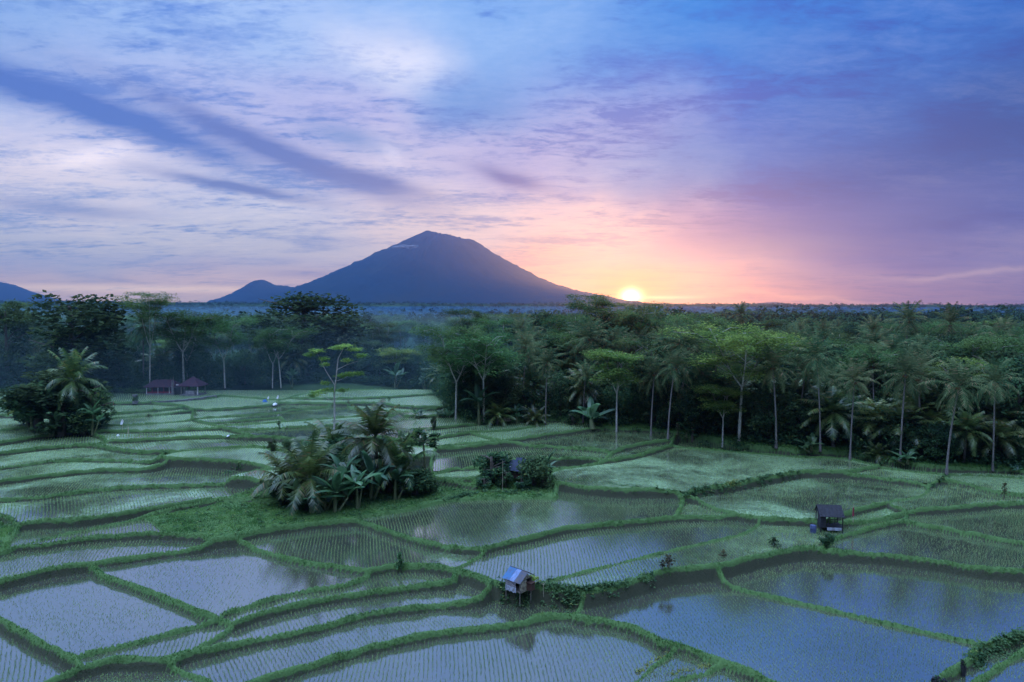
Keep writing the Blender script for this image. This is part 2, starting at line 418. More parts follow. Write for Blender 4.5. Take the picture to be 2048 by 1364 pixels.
EDGE = [(-260,800),(-120,792),(0,786),(60,782),(210,784),(290,790),(430,780),(560,768),(660,765),(740,768),(860,778),(893,806),(915,836),(960,848),(1090,846),(1180,852),(1230,862),(1350,873),(1500,893),(1600,905),(1700,916),(1850,938),(1960,946),(2048,950),(2300,968)]
# bund crest lines traced on the photograph: (half width m, points)
B = [
 (.45,[(-160,1180),(0,1150),(37,1141),(100,1128),(180,1120),(250,1111),(325,1099),(400,1084),(425,1072)]),
 (.55,[(425,1072),(475,1067),(512,1057),(612,1042),(712,1031),(724,1019),(812,1005),(887,992),(950,985),(1024,983),(1074,981),(1108,980),(1112,958)]),
 (.55,[(1106,957),(1174,965),(1249,975),(1324,985),(1356,992),(1366,1000),(1356,1022),(1349,1032)]),
 (.45,[(475,1067),(530,1088),(590,1112),(650,1124),(700,1135),(735,1146)]),
 (.45,[(712,1031),(735,1045),(780,1064),(830,1077),(880,1087),(930,1092),(965,1091)]),
 (.45,[(965,1091),(1024,1077),(1099,1064),(1124,1057),(1199,1045),(1274,1037),(1349,1031),(1424,1030),(1474,1028),(1519,1038),(1586,1043),(1623,1043),(1650,1050)]),
 (.30,[(912,1138),(940,1116),(972,1091)]),
 (.28,[(1076,1160),(1174,1137),(1274,1112),(1374,1087),(1486,1060),(1516,1042)]),
 (.55,[(735,1146),(774,1137),(837,1135),(912,1140),(950,1146),(975,1152),(1005,1162),(1040,1166),(1076,1162),(1110,1170),(1140,1172),(1169,1177)]),
 (.50,[(1169,1177),(1224,1167),(1286,1150),(1311,1140),(1361,1132),(1436,1125),(1490,1110),(1536,1100),(1611,1087),(1641,1090)]),
 (.50,[(1641,1090),(1676,1091),(1761,1099),(1861,1115),(1961,1130),(2048,1136),(2200,1145)]),
 (.35,[(1641,1090),(1660,1075),(1679,1064),(1748,1045),(1808,1032),(1813,1022)]),
 (.45,[(1660,1046),(1700,1040),(1760,1032),(1813,1022),(1887,1013),(2003,1001),(2048,999),(2200,995)]),
 (.28,[(1813,1034),(1887,1052),(2048,1082),(2200,1110)]),
 (.35,[(1650,1045),(1691,1027),(1773,1007),(1836,990),(1858,975),(1853,966),(1836,960)]),
 (.28,[(1776,1008),(1808,1022)]),
 (.40,[(1858,970),(1896,960),(1980,976),(2048,987),(2200,1003)]),
 (.40,[(1686,947),(1761,952),(1836,961)]),
 (.35,[(1756,932),(1836,938),(1886,945),(1892,957)]),
 (.30,[(1886,943),(1960,948),(2048,953)]),
 (.60,[(1366,998),(1399,987),(1449,972),(1499,960),(1536,955),(1611,947),(1686,946),(1756,932)]),
 (.30,[(1394,1003),(1449,1022),(1474,1028)]),
 (.45,[(1341,886),(1424,890),(1524,896),(1600,906),(1686,918),(1756,932)]),
 (.40,[(1112,958),(1106,945),(1109,932),(1199,917),(1274,905),(1341,888)]),
 (.35,[(1101,915),(1174,912),(1199,915)]),
 (.40,[(1219,902),(1274,888),(1346,880)]),
 (.35,[(1341,888),(1352,868)]),
 (.50,[(872,890),(912,890),(1024,882),(1049,888),(1124,891),(1199,897),(1222,903),(1199,917)]),
 (.28,[(872,890),(912,885),(1024,876),(1074,870),(1199,855)]),
 (.25,[(797,877),(860,872),(925,867),(942,864),(1024,854),(1091,847)]),
 (.25,[(942,864),(985,874),(1000,878)]),
 (.25,[(795,859),(862,854),(950,848)]),
 (.30,[(867,945),(912,937),(957,932),(1000,922),(1060,914),(1101,915)]),
 (.30,[(872,958),(950,952),(965,940),(957,932)]),
 (.35,[(872,890),(862,920),(867,945),(872,958),(900,965),(950,967)]),
 (.35,[(455,946),(500,936),(540,932),(640,926),(740,922),(850,912)]),
 (.35,[(797,877),(830,884),(872,890)]),
 (.35,[(700,900),(720,880),(760,872),(797,877)]),
 # left block
 (.30,[(0,1100),(10,1098),(40,1090),(90,1086),(150,1080),(200,1070),(250,1064),(320,1061),(400,1066),(425,1072)]),
 (.30,[(-120,1130),(0,1100)]),
 (.30,[(305,1035),(322,1050),(330,1062)]),
 (.45,[(35,1058),(80,1050),(150,1040),(220,1026),(290,1014),(350,1006),(420,1001),(500,999),(560,988),(545,965),(500,950),(455,946)]),
 (.40,[(-100,1010),(0,1040),(35,1058),(22,1075),(10,1098)]),
 (.40,[(-120,1002),(0,996),(87,987),(175,976),(275,969),(375,955),(425,948),(455,946)]),
 (.40,[(-120,966),(0,952),(100,944),(200,935),(300,930),(325,918),(335,911)]),
 (.30,[(-120,934),(0,925),(62,920),(125,916),(250,915),(300,914),(320,906)]),
 (.45,[(-120,900),(0,896),(75,892),(175,890),(250,895),(312,898),(352,899)]),
 (.45,[(335,911),(320,906),(352,899),(420,894),(512,889),(552,892),(587,895),(650,893),(700,900),(740,922)]),
 (.45,[(335,911),(400,914),(480,919),(520,925),(540,932)]),
 (.40,[(-120,890),(0,880),(75,872),(155,864),(187,866),(215,880),(190,890)]),
 (.40,[(215,880),(250,875),(375,871),(455,871),(512,872),(545,874),(617,876),(700,872),(760,872)]),
 (.35,[(187,866),(202,861),(275,858),(350,860),(445,854)]),
 (.25,[(150,858),(200,850),(300,844),(387,839)]),
 (.25,[(130,842),(195,835),(350,824)]),
 (.35,[(130,835),(195,828),(275,822),(345,816),(365,812)]),
 (.30,[(365,812),(385,820),(387,839),(425,848),(445,854),(500,868),(512,872)]),
 (.40,[(230,803),(300,806),(375,802),(425,794),(440,790)]),
 (.35,[(365,812),(300,806)]),
 (.35,[(385,820),(440,815),(512,810),(550,807),(562,802)]),
 (.22,[(400,836),(512,826),(600,816),(652,812)]),
 (.22,[(430,844),(512,836),(560,832)]),
 (.25,[(440,850),(512,845),(600,837),(725,827)]),
 (.25,[(460,858),(512,856),(625,847),(730,840)]),
 (.30,[(440,790),(512,792),(562,792),(637,784),(737,779),(800,776),(860,778)]),
 (.30,[(562,792),(562,802),(682,807),(750,807),(800,809),(872,814),(900,814)]),
 (.30,[(600,798),(682,800),(774,792),(870,787),(893,790)]),
 (.22,[(697,811),(730,815),(812,816),(872,815)]),
 (.25,[(725,827),(730,840),(780,850),(797,859),(797,877)]),
 (.25,[(725,827),(780,826),(850,832),(915,832)]),
 (.30,[(-120,800),(0,797),(47,799),(120,800),(230,803)]),
 (.25,[(-120,812),(0,808),(60,810),(120,812)]),
 (.35,[(-120,828),(0,826),(60,830),(130,835),(150,858)]),
 (.35,[(-120,858),(0,855),(57,854),(110,858),(155,864)]),
 # front rows
 (.45,[(185,1124),(220,1143),(275,1167),(350,1197),(400,1223),(432,1236)]),
 (.28,[(155,1320),(175,1312),(250,1287),(350,1260),(425,1241)]),
 (.45,[(-100,1150),(-60,1200),(0,1232),(50,1272),(100,1302),(150,1325)]),
 (.45,[(60,1375),(110,1358),(162,1340),(225,1322),(325,1313),(375,1300),(425,1277),(467,1250),(450,1240),(432,1236)]),
 (.35,[(150,1325),(162,1340)]),
 (.30,[(432,1236),(455,1227),(512,1211),(587,1192),(687,1169),(737,1149)]),
 (.40,[(467,1250),(512,1233),(537,1227),(612,1208),(687,1192),(762,1175),(837,1165),(907,1156),(912,1140)]),
 (.40,[(345,1318),(362,1306),(450,1292),(512,1277),(562,1266),(637,1247),(712,1229),(787,1207),(887,1191),(962,1180),(980,1160)]),
 (.35,[(340,1316),(350,1330),(400,1347),(437,1366),(470,1385)]),
 (.45,[(440,1390),(490,1364),(512,1355),(587,1332),(687,1302),(787,1277),(862,1257),(937,1235),(1024,1216),(1058,1205),(1090,1196)]),
 (.60,[(1149,1200),(1194,1212),(1274,1245),(1324,1277),(1424,1315),(1536,1357),(1620,1390)]),
 (.35,[(1149,1200),(1160,1185),(1169,1177)]),
 (.55,[(1060,1200),(1100,1192),(1149,1196)]),
 (.28,[(1436,1125),(1449,1150),(1536,1175),(1661,1205),(1786,1242),(1961,1290)]),
 (.55,[(2150,1232),(2048,1267),(1986,1290),(1961,1292),(1936,1320),(1886,1350),(1850,1380)]),
 (.40,[(2150,1258),(2048,1300),(1990,1335),(1948,1366),(1900,1400)]),
 (.22,[(1336,1308),(1312,1322),(1289,1342),(1262,1366)]),
 (.22,[(1430,1330),(1419,1337),(1349,1355),(1320,1368)]),
]
# ------------------------------------------------------------------ level grid
GS = 0.2
GX0, GX1, GY0, GY1 = -140.0, 140.0, 30.0, 150.0
NX = int((GX1 - GX0) / GS) + 1; NY = int((GY1 - GY0) / GS) + 1
gx = GX0 + np.arange(NX) * GS; gy = GY0 + np.arange(NY) * GS
XX, YY = np.meshgrid(gx, gy)

def catmull(P, step=1.0):
    P = np.asarray(P, float)
    if len(P) < 3: Q = P
    else: Q = P
    outp = []
    for i in range(len(Q) - 1):
        p0 = Q[max(i - 1, 0)]; p1 = Q[i]; p2 = Q[i + 1]; p3 = Q[min(i + 2, len(Q) - 1)]
        n = max(1, int(np.linalg.norm(p2 - p1) / step))
        for k in range(n):
            t = k / n
            outp.append(0.5 * ((2 * p1) + (-p0 + p2) * t + (2 * p0 - 5 * p1 + 4 * p2 - p3) * t * t + (-p0 + 3 * p1 - 3 * p2 + p3) * t ** 3))
    outp.append(Q[-1]); return np.array(outp)

def px_line(pts, dz=0.3):
    return [unproj(u, v, level_px(u, v) + dz) for (u, v) in pts]
def extend(p):
    p = list(p)
    for end in (0, -1):
        u, v = p[end]; q = p[1] if end == 0 else p[-2]
        if u <= 0 or u >= 2048 or v >= 1364:
            d = np.array([u - q[0], v - q[1]], float); d /= np.linalg.norm(d) + 1e-9
            for k in (150, 350, 620):
                e = (u + d[0] * k, max(v + d[1] * k, 770)); p = [e] + p if end == 0 else p + [e]
    return p
bund_w = [(w, catmull(px_line(extend(p)))) for w, p in B]
edge_w = catmull([unproj(u, v, level_px(u, v)) for (u, v) in EDGE], 1.5)
# close the small gaps where one bund runs into another
def snap(lines, others):
    res = []
    for k, (w, P) in enumerate(lines):
        rest = np.concatenate([Q for j, (_, Q) in enumerate(lines) if j != k] + others)
        for end in (0, -1):
            e = P[end]; dd = np.hypot(rest[:, 0] - e[0], rest[:, 1] - e[1]); j = int(dd.argmin())
            if 0.05 < dd[j] < 3.2 + 0.02 * e[1]:
                P = np.vstack([rest[j], P]) if end == 0 else np.vstack([P, rest[j]])
        res.append((w, P))
    return res
bund_w = snap(bund_w, [edge_w])

wall = np.zeros((NY, NX), bool)
def stamp(arr, poly, rad):
    for a, b in zip(poly[:-1], poly[1:]):
        n = max(1, int(np.linalg.norm(b - a) / 0.12))
        for k in range(n + 1):
            p = a + (b - a) * k / n
            i0 = int((p[0] - rad - GX0) / GS); i1 = int((p[0] + rad - GX0) / GS) + 1
            j0 = int((p[1] - rad - GY0) / GS); j1 = int((p[1] + rad - GY0) / GS) + 1
            if i1 < 0 or j1 < 0 or i0 >= NX or j0 >= NY: continue
            arr[max(j0, 0):j1 + 1, max(i0, 0):i1 + 1] = True
for w, p in bund_w: stamp(wall, p, 0.10)
# forest edge as function x -> y
ex, ey = edge_w[:, 0], edge_w[:, 1]
o_ = np.argsort(ex); edge_y = np.interp(gx, ex[o_], ey[o_])
forest = YY > edge_y[None, :]
wall2 = wall | forest | (np.abs(XX) > 0.84 * YY + 10)
# flood fill
lab = np.where(wall2, -1, 0).astype(np.int32)
comps = []
from collections import deque
free = lab == 0
def fill(j, i, idx):
    dq = deque([(j, i)]); lab[j, i] = idx; cnt = 0; sx = sy = 0
    while dq:
        j, i = dq.popleft(); cnt += 1; sx += i; sy += j
        for dj, di in ((1, 0), (-1, 0), (0, 1), (0, -1)):
            a, b = j + dj, i + di
            if 0 <= a < NY and 0 <= b < NX and lab[a, b] == 0:
                lab[a, b] = idx; dq.append((a, b))
    return cnt, sx / cnt, sy / cnt
INFO = {}
idx = 0
for s in SEEDS:
    x, y = unproj(s[0], s[1], s[2])
    i = int(round((x - GX0) / GS)); j = int(round((y - GY0) / GS))
    if not (0 <= i < NX and 0 <= j < NY): continue
    if lab[j, i] == 0:
        idx += 1; c = fill(j, i, idx); INFO[idx] = dict(level=s[2], dens=s[3], h=s[4], green=s[5], n=c[0])
    elif lab[j, i] > 0:
        print('LEAK seed', s[:3], 'into comp level', INFO[lab[j, i]]['level'], 'cells', INFO[lab[j, i]]['n'])
    else: print('seed on wall', s[:3])
rem = np.argwhere(lab == 0)
for (j, i) in rem:
    if lab[j, i] == 0:
        idx += 1; c = fill(j, i, idx)
        x = GX0 + c[1] * GS; y = GY0 + c[2] * GS
        z = 3.0
        for _ in range(4):
            u, v = project(x, y, z); z = level_px(min(max(u, -200), 2300), min(max(v, 770), 1400))
        k = int(np.argmin(((u - SX) * 0.45) ** 2 + (v - SY) ** 2)); s = SEEDS[k]
        green = s[5] if c[0] > 130 else -1
        INFO[idx] = dict(level=z - 0.1, dens=s[3], h=s[4], green=green, n=c[0])
        if c[0] > 1800: print('auto comp', c[0], 'px', round(u), round(v), 'z', round(z, 2))
NL = idx
lev = np.array([0.0] + [INFO[k]['level'] for k in range(1, NL + 1)])
dens = np.array([0.0] + [INFO[k]['dens'] for k in range(1, NL + 1)])
rh = np.array([0.0] + [INFO[k]['h'] for k in range(1, NL + 1)])
grn = np.array([-1.0] + [INFO[k]['green'] for k in range(1, NL + 1)])
# smooth base height for the forest floor
def base_h(x, y):
    x = np.asarray(x, float); y = np.asarray(y, float)
    h = 5.0 - 0.022 * x + 0.012 * (y - 118)
    h = np.clip(h, 2.4, 6.6)
    far = np.clip((y - 190) / 300, 0, 1)
    return h * (1 - far) + (-2.0) * far
# nearest-label fill of wall cells
labf = lab.copy()
for it in range(9):
    todo = labf <= 0
    todo &= ~forest
    for sh in ((0, 1), (0, -1), (1, 0), (-1, 0)):
        r_ = np.roll(labf, sh, (0, 1)); m_ = todo & (labf <= 0) & (r_ > 0); labf[m_] = r_[m_]
L = np.where(labf > 0, lev[np.clip(labf, 0, NL)], base_h(XX, YY))
def level_at(x, y):
    i = int(round((x - GX0) / GS)); j = int(round((y - GY0) / GS))
    if 0 <= i < NX and 0 <= j < NY:
        if labf[j, i] > 0: return lev[labf[j, i]]
    return None

Hh = L - 0.22 + 0.0
land = (grn[np.clip(labf, 0, NL)] < 0) & (labf > 0)
# value noise for relief
def vnoise(x, y, sc, seed=0):
    r_ = np.random.default_rng(seed); T = r_.random((64, 64))
    u = x / sc; v = y / sc; iu = np.floor(u).astype(int); iv = np.floor(v).astype(int); fu = u - iu; fv = v - iv
    fu = fu * fu * (3 - 2 * fu); fv = fv * fv * (3 - 2 * fv)
    a = T[iv % 64, iu % 64]; b = T[iv % 64, (iu + 1) % 64]; c = T[(iv + 1) % 64, iu % 64]; d = T[(iv + 1) % 64, (iu + 1) % 64]
    return (a * (1 - fu) + b * fu) * (1 - fv) + (c * (1 - fu) + d * fu) * fv
Hh = np.where(land, L + 0.15 + 0.25 * vnoise(XX, YY, 1.7, 3), Hh)
crestD = np.full((NY, NX), 99.0)
for w, P in bund_w:
    P = P.copy()
    # crest height per point from the highest paddy beside it
    nrm = np.gradient(P, axis=0); nrm = np.stack([-nrm[:, 1], nrm[:, 0]], 1); nrm /= np.linalg.norm(nrm, axis=1)[:, None] + 1e-9
    zc = []
    for p, nn in zip(P, nrm):
        best = None
        for s_ in (-1.5, -1.0, -0.6, 0.6, 1.0, 1.5):
            q = p + nn * s_; l_ = level_at(q[0], q[1])
            if l_ is not None: best = l_ if best is None else max(best, l_)
        if best is None:
            uu, vv = project(p[0], p[1], 3.0); best = level_px(min(max(uu, -200), 2300), min(max(vv, 770), 1400))
        zc.append(best + 0.26)
    zc = np.array(zc)
    if len(zc) > 6:
        k = np.ones(5) / 5; zs = np.convolve(np.pad(zc, 2, mode='edge'), k, 'valid'); zc = np.maximum(zs, zc - 0.15)
    for a, b, za, zb in zip(P[:-1], P[1:], zc[:-1], zc[1:]):
        pad = w + 2.4
        x0, x1 = min(a[0], b[0]) - pad, max(a[0], b[0]) + pad; y0, y1 = min(a[1], b[1]) - pad, max(a[1], b[1]) + pad
        i0 = max(int((x0 - GX0) / GS), 0); i1 = min(int((x1 - GX0) / GS) + 2, NX); j0 = max(int((y0 - GY0) / GS), 0); j1 = min(int((y1 - GY0) / GS) + 2, NY)
        if i0 >= i1 or j0 >= j1: continue
        X = XX[j0:j1, i0:i1]; Y = YY[j0:j1, i0:i1]
        d = b - a; l2 = max(d @ d, 1e-6)
        t = np.clip(((X - a[0]) * d[0] + (Y - a[1]) * d[1]) / l2, 0, 1)
        D = np.hypot(X - a[0] - t * d[0], Y - a[1] - t * d[1])
        ww = w * (0.12 + 0.34 * vnoise(X, Y, 1.3, 5))
        zz = za + (zb - za) * t + 0.18 * (vnoise(X, Y, 0.9, 8) - 0.5)
        prof = zz - 0.12 * np.clip(D / ww, 0, 1) ** 2 - np.clip(D - ww, 0, None) * 3.0
        Hh[j0:j1, i0:i1] = np.maximum(Hh[j0:j1, i0:i1], prof)
        crestD[j0:j1, i0:i1] = np.minimum(crestD[j0:j1, i0:i1], D - ww)
# forest edge blends up
fe = np.clip((YY - edge_y[None, :]) / 3.0, 0, 1)
Hh = np.where(forest, base_h(XX, YY) * fe + Hh * 0 + (1 - fe) * L + 0.25 * vnoise(XX, YY, 2.5, 12), Hh)
Hh[forest] = np.maximum(Hh[forest], 0)

def ground_h(x, y):
    if GX0 < x < GX1 - 1 and GY0 < y < GY1 - 1:
        fi = (x - GX0) / GS; fj = (y - GY0) / GS; i = int(fi); j = int(fj); a = fi - i; b = fj - j
        return float((Hh[j, i] * (1 - a) + Hh[j, i + 1] * a) * (1 - b) + (Hh[j + 1, i] * (1 - a) + Hh[j + 1, i + 1] * a) * b)
    return float(base_h(x, y))
def ground_px(u, v):
    """first point of the ground met by the view ray of a picture point"""
    d = ray(u, v); t = 40.0
    while t < 260:
        x, y, z = d[0] * t, d[1] * t, CAMZ + d[2] * t
        if z <= ground_h(x, y): return x, y, ground_h(x, y)
        t += 0.1
    x, y = d[0] * 200, d[1] * 200
    return x, y, ground_h(x, y)

# keep only cells a little wider than the view
half = 0.87 * YY + 12
keep = (np.abs(XX) < half) & (YY < edge_y[None, :] + 14)
kq = keep[:-1, :-1] & keep[1:, :-1] & keep[:-1, 1:] & keep[1:, 1:]
vid = -np.ones((NY, NX), int)
used = np.zeros((NY, NX), bool); used[:-1, :-1] |= kq; used[1:, :-1] |= kq; used[:-1, 1:] |= kq; used[1:, 1:] |= kq
vid[used] = np.arange(used.sum())
Vg = np.stack([XX[used], YY[used], Hh[used]], 1)
jj, ii = np.nonzero(kq)
Qg = np.stack([vid[jj, ii], vid[jj, ii + 1], vid[jj + 1, ii + 1], vid[jj + 1, ii]], 1)

# ground material: grass, and bank earth darkened to hold painted shade
m_, n = mat('bank_earth')
geo = n.n('ShaderNodeNewGeometry'); pos = geo.outputs['Position']
sp = n.n('ShaderNodeSeparateXYZ'); n.set(sp.inputs[0], geo.outputs['True Normal'])
nz = n.noise(pos, 0.7, 5, 0.6); nf = n.noise(pos, 6.0, 4, 0.7)
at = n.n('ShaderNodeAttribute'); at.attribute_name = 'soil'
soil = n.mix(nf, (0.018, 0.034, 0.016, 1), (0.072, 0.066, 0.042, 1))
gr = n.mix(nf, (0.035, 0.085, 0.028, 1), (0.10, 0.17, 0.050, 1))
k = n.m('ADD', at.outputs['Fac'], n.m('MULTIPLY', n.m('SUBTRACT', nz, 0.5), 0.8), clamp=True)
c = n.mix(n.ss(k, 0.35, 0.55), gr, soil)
p = n.n('ShaderNodeBsdfPrincipled'); n.set(p.inputs['Base Color'], c); p.inputs['Roughness'].default_value = 0.9; p.inputs['Specular IOR Level'].default_value = 0.15
bp = n.n('ShaderNodeBump'); bp.inputs['Strength'].default_value = 0.6; bp.inputs['Distance'].default_value = 0.15; n.set(bp.inputs['Height'], nf)
n.set(p.inputs['Normal'], bp.outputs[0]); out(n, p.outputs[0]); M_BANK = m_
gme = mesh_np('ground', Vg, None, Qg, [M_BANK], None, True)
# soil, with shade put into its dark tone, where a bank drops steeply to the paddy below
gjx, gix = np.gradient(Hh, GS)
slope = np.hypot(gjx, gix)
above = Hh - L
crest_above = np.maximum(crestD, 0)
soil_shade = np.clip((slope - 0.8) / 0.5, 0, 1) * np.clip((crestD - .02) / 0.18, 0, 1)
soil_shade = np.where(forest, 0.0, soil_shade)
attr = gme.attributes.new('soil', 'FLOAT', 'POINT'); attr.data.foreach_set('value', soil_shade[used].astype(np.float32))
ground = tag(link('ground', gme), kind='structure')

# ------------------------------------------------------------------ paddy water
wl = np.where((labf > 0), labf, 0)
wet = (grn[wl] >= 0)
# each paddy's sheet runs under its bunds
VW = []; QW = []; GA = []; nv = 0
cell = wl[:-1, :-1]
for k in range(1, NL + 1):
    if grn[k] < 0: continue
    m_k = (labf == k)
    d_ = m_k.copy()
    for sh in ((0, 1), (0, -1), (1, 0), (-1, 0)): d_ |= np.roll(m_k, sh, (0, 1))
    d_ &= m_k | (Hh > lev[k] + .01)
    q = d_[:-1, :-1] & d_[1:, :-1] & d_[:-1, 1:] & d_[1:, 1:] & keep[:-1, :-1]
    if q.sum() < 4: continue
    # where all four ground corners are above the water the sheet is not needed
    z = lev[k]
    hi = (Hh[:-1, :-1] > z + .05) & (Hh[1:, :-1] > z + .05) & (Hh[:-1, 1:] > z + .05) & (Hh[1:, 1:] > z + .05)
    q &= ~hi
    us = np.zeros((NY, NX), bool); us[:-1, :-1] |= q; us[1:, :-1] |= q; us[:-1, 1:] |= q; us[1:, 1:] |= q
    vi = -np.ones((NY, NX), int); cnt = us.sum()
    if cnt == 0: continue
    vi[us] = np.arange(cnt) + nv
    VW.append(np.stack([XX[us], YY[us], np.full(cnt, z)], 1)); GA.append(np.full(cnt, grn[k]))
    j2, i2 = np.nonzero(q)
    QW.append(np.stack([vi[j2, i2], vi[j2, i2 + 1], vi[j2 + 1, i2 + 1], vi[j2 + 1, i2]], 1)); nv += cnt
m_, n = mat('paddy_water')
geo = n.n('ShaderNodeNewGeometry'); pos = geo.outputs['Position']
at = n.n('ShaderNodeAttribute'); at.attribute_name = 'film'
nz = n.noise(pos, 0.11, 5, 0.6, 0.4); nf = n.noise(pos, 2.2, 4, 0.7)
kk = n.m('ADD', at.outputs['Fac'], n.m('ADD', n.m('MULTIPLY', n.m('SUBTRACT', nz, 0.5), 1.5), n.m('MULTIPLY', n.m('SUBTRACT', nf, 0.5), 0.5)), clamp=True)
film = n.ss(kk, 0.32, 0.85)
mud = n.mix(nf, (0.040, 0.046, 0.034, 1), (0.078, 0.078, 0.056, 1))
grc = n.mix(nf, (0.17, 0.27, 0.125, 1), (0.28, 0.40, 0.19, 1))
dif = n.n('ShaderNodeBsdfDiffuse'); n.set(dif.inputs[0], n.mix(film, mud, grc))
gl = n.n('ShaderNodeBsdfGlossy'); gl.inputs['Color'].default_value = (0.90, 0.86, 0.84, 1)
n.set(gl.inputs['Roughness'], n.m('MULTIPLY_ADD', film, 0.22, 0.03))
bp = n.n('ShaderNodeBump'); bp.inputs['Strength'].default_value = 0.12; bp.inputs['Distance'].default_value = 0.05
n.set(bp.inputs['Height'], n.noise(pos, 5.0, 3, 0.6)); n.set(gl.inputs['Normal'], bp.outputs[0])
fr = n.n('ShaderNodeFresnel'); fr.inputs['IOR'].default_value = 1.6
fac = n.m('MULTIPLY', n.m('MULTIPLY_ADD', fr.outputs[0], 1.3, 0.30, clamp=True), n.m('MULTIPLY_ADD', film, -0.40, 1.0))
mx = n.n('ShaderNodeMixShader'); n.set(mx.inputs[0], fac); n.set(mx.inputs[1], dif.outputs[0]); n.set(mx.inputs[2], gl.outputs[0])
out(n, mx.outputs[0]); M_WATER = m_
wme = mesh_np('water', np.concatenate(VW), None, np.concatenate(QW), [M_WATER], None, False)
a_ = wme.attributes.new('film', 'FLOAT', 'POINT'); a_.data.foreach_set('value', np.concatenate(GA).astype(np.float32))
tag(link('water', wme), kind='structure')

# ------------------------------------------------------------------ outlying ground to the horizon
def far_h(x, y):
    h = base_h(x, y)
    near = (y < 150)
    return h
ys = np.concatenate([np.linspace(-150, 30, 8), np.linspace(36, 160, 40), np.geomspace(170, 9000, 40)])
tx = np.linspace(-1, 1, 81)
FV = []
for y in ys:
    wdt = min(max(400, abs(y) * 1.6 + 300), 8000)
    for t in tx:
        x = wdt * (abs(t) ** 1.3) * (1 if t > 0 else -1)
        inside = (abs(x) < 0.80 * y + 8) and GY0 < y < GY1 + 30 and abs(x) < 150
        z = float(base_h(x, max(y, 60)))
        if y < 160: 
            u = min(max(W0 / 2 + F * x / max(y, 40), -150), 2200)
            z = min(z, level_px(u, HORIZON + F * (CAMZ - 3) / max(y, 42)) ) if y > 30 else 0.0
            z -= 1.2
        z -= 0.8 if y < 200 else 0
        FV.append((x, y, z))
FV = np.array(FV); nx_ = len(tx)
FQ = [[j * nx_ + i, j * nx_ + i + 1, (j + 1) * nx_ + i + 1, (j + 1) * nx_ + i] for j in range(len(ys) - 1) for i in range(nx_ - 1)]
M_FLOOR = plain('forest_floor', (0.030, 0.060, 0.022), col2=(0.05, 0.08, 0.035), scale=0.2, rough=1.0, spec=0.0)
tag(link('terrain', mesh_np('terrain', FV, None, FQ, [M_FLOOR], None, True)), kind='structure')

# ------------------------------------------------------------------ mountains
M_MOUNT = plain('mountain_slope', (0.012, 0.030, 0.045), col2=(0.022, 0.035, 0.040), scale=0.002, rough=1.0, spec=0.0)
def mountain(name, D, prof, peak_u, rough, depth_ratio=1.0, seed=1, NA=220, NR=70):
    """cone whose left and right flank follow the heights of the real skyline"""
    s_ = D / F
    up = np.array([p_[0] for p_ in prof], float); vp = np.array([p_[1] for p_ in prof], float)
    pitchz = lambda u, v: CAMZ + ray(u, v)[2] / ray(u, v)[1] * D
    zs = np.array([pitchz(u, v) for u, v in prof])
    xs = np.array([ray(u, v)[0] / ray(u, v)[1] * D for u, v in prof])
    x0 = ray(peak_u, 600)[0] / ray(peak_u, 600)[1] * D
    rl = x0 - xs[0]; rr = xs[-1] - x0
    V = []; 
    for j in range(NR):
        t = (j / (NR - 1)) ** 1.25
        for i in range(NA):
            a = 2 * math.pi * i / NA
            cx = math.cos(a); w = 0.5 + 0.5 * cx; w = w * w * (3 - 2 * w)
            zl = np.interp(x0 - t * rl, xs, zs); zr = np.interp(x0 + t * rr, xs, zs)
            r_ = (rl * (1 - w) + rr * w) * t
            z = zl * (1 - w) + zr * w
            V.append((x0 + cx * r_, D + math.sin(a) * r_ * depth_ratio, z, a, t))
    V = np.array(V)
    A = V[:, 3]; T = V[:, 4]
    gul = np.zeros(len(V))
    for k, am in ((17, 1.0), (31, .7), (57, .45), (93, .25)):
        gul += am * np.sin(A * k + 3 * vnoise(T * 9, np.sin(A) * 5, 1.0, seed + k) + k)
    nz_ = vnoise(V[:, 0], V[:, 1], D * 0.006, seed) - 0.5
    nz2 = vnoise(V[:, 0], V[:, 1], D * 0.0022, seed + 1) - 0.5
    edge = np.clip(T * 12, 0, 1) * np.clip((1 - T) * 6, 0, 1)
    V[:, 2] = np.maximum(V[:, 2], -2.5)
    sil = np.abs(np.sin(A))
    V[:, 2] += edge * rough * (gul * 0.9 * sil + nz_ * 2.2 + nz2 * 2.6)
    Q = [[j * NA + i, j * NA + (i + 1) % NA, (j + 1) * NA + (i + 1) % NA, (j + 1) * NA + i] for j in range(NR - 1) for i in range(NA)]
    return tag(link(name, mesh_np(name, V[:, :3], None, Q, [M_MOUNT], None, True)), kind='structure')
mountain('mountain', 5200, [(395,640),(470,620),(560,594),(600,577),(640,561),(700,534),(760,506),(800,487),(830,472),(848,465),(858,464),(872,468),(900,471),(925,479),(948,483),(965,494),(1000,514),(1040,537),(1080,557),(1110,570),(1150,582),(1200,592),(1250,602),(1300,609),(1380,640)], 880, 7.0, 0.8, 3)
mountain('hills', 6200, [(370,640),(418,603),(440,597),(462,588),(480,578),(500,566),(512,561),(528,560),(540,565),(552,571),(566,571),(590,576),(640,584),(760,640)], 522, 4.0, 0.5, 5, 140, 40)
mountain('hills', 6400, [(-700,640),(-420,520),(-300,505),(-150,535),(0,569),(35,583),(65,592),(95,601),(130,612),(170,640)], -320, 6.0, 0.6, 9, 140, 40)
mountain('hills', 6800, [(1440,640),(1490,610),(1520,606),(1550,604),(1590,609),(1660,640)], 1545, 1.5, 0.4, 12, 100, 24)

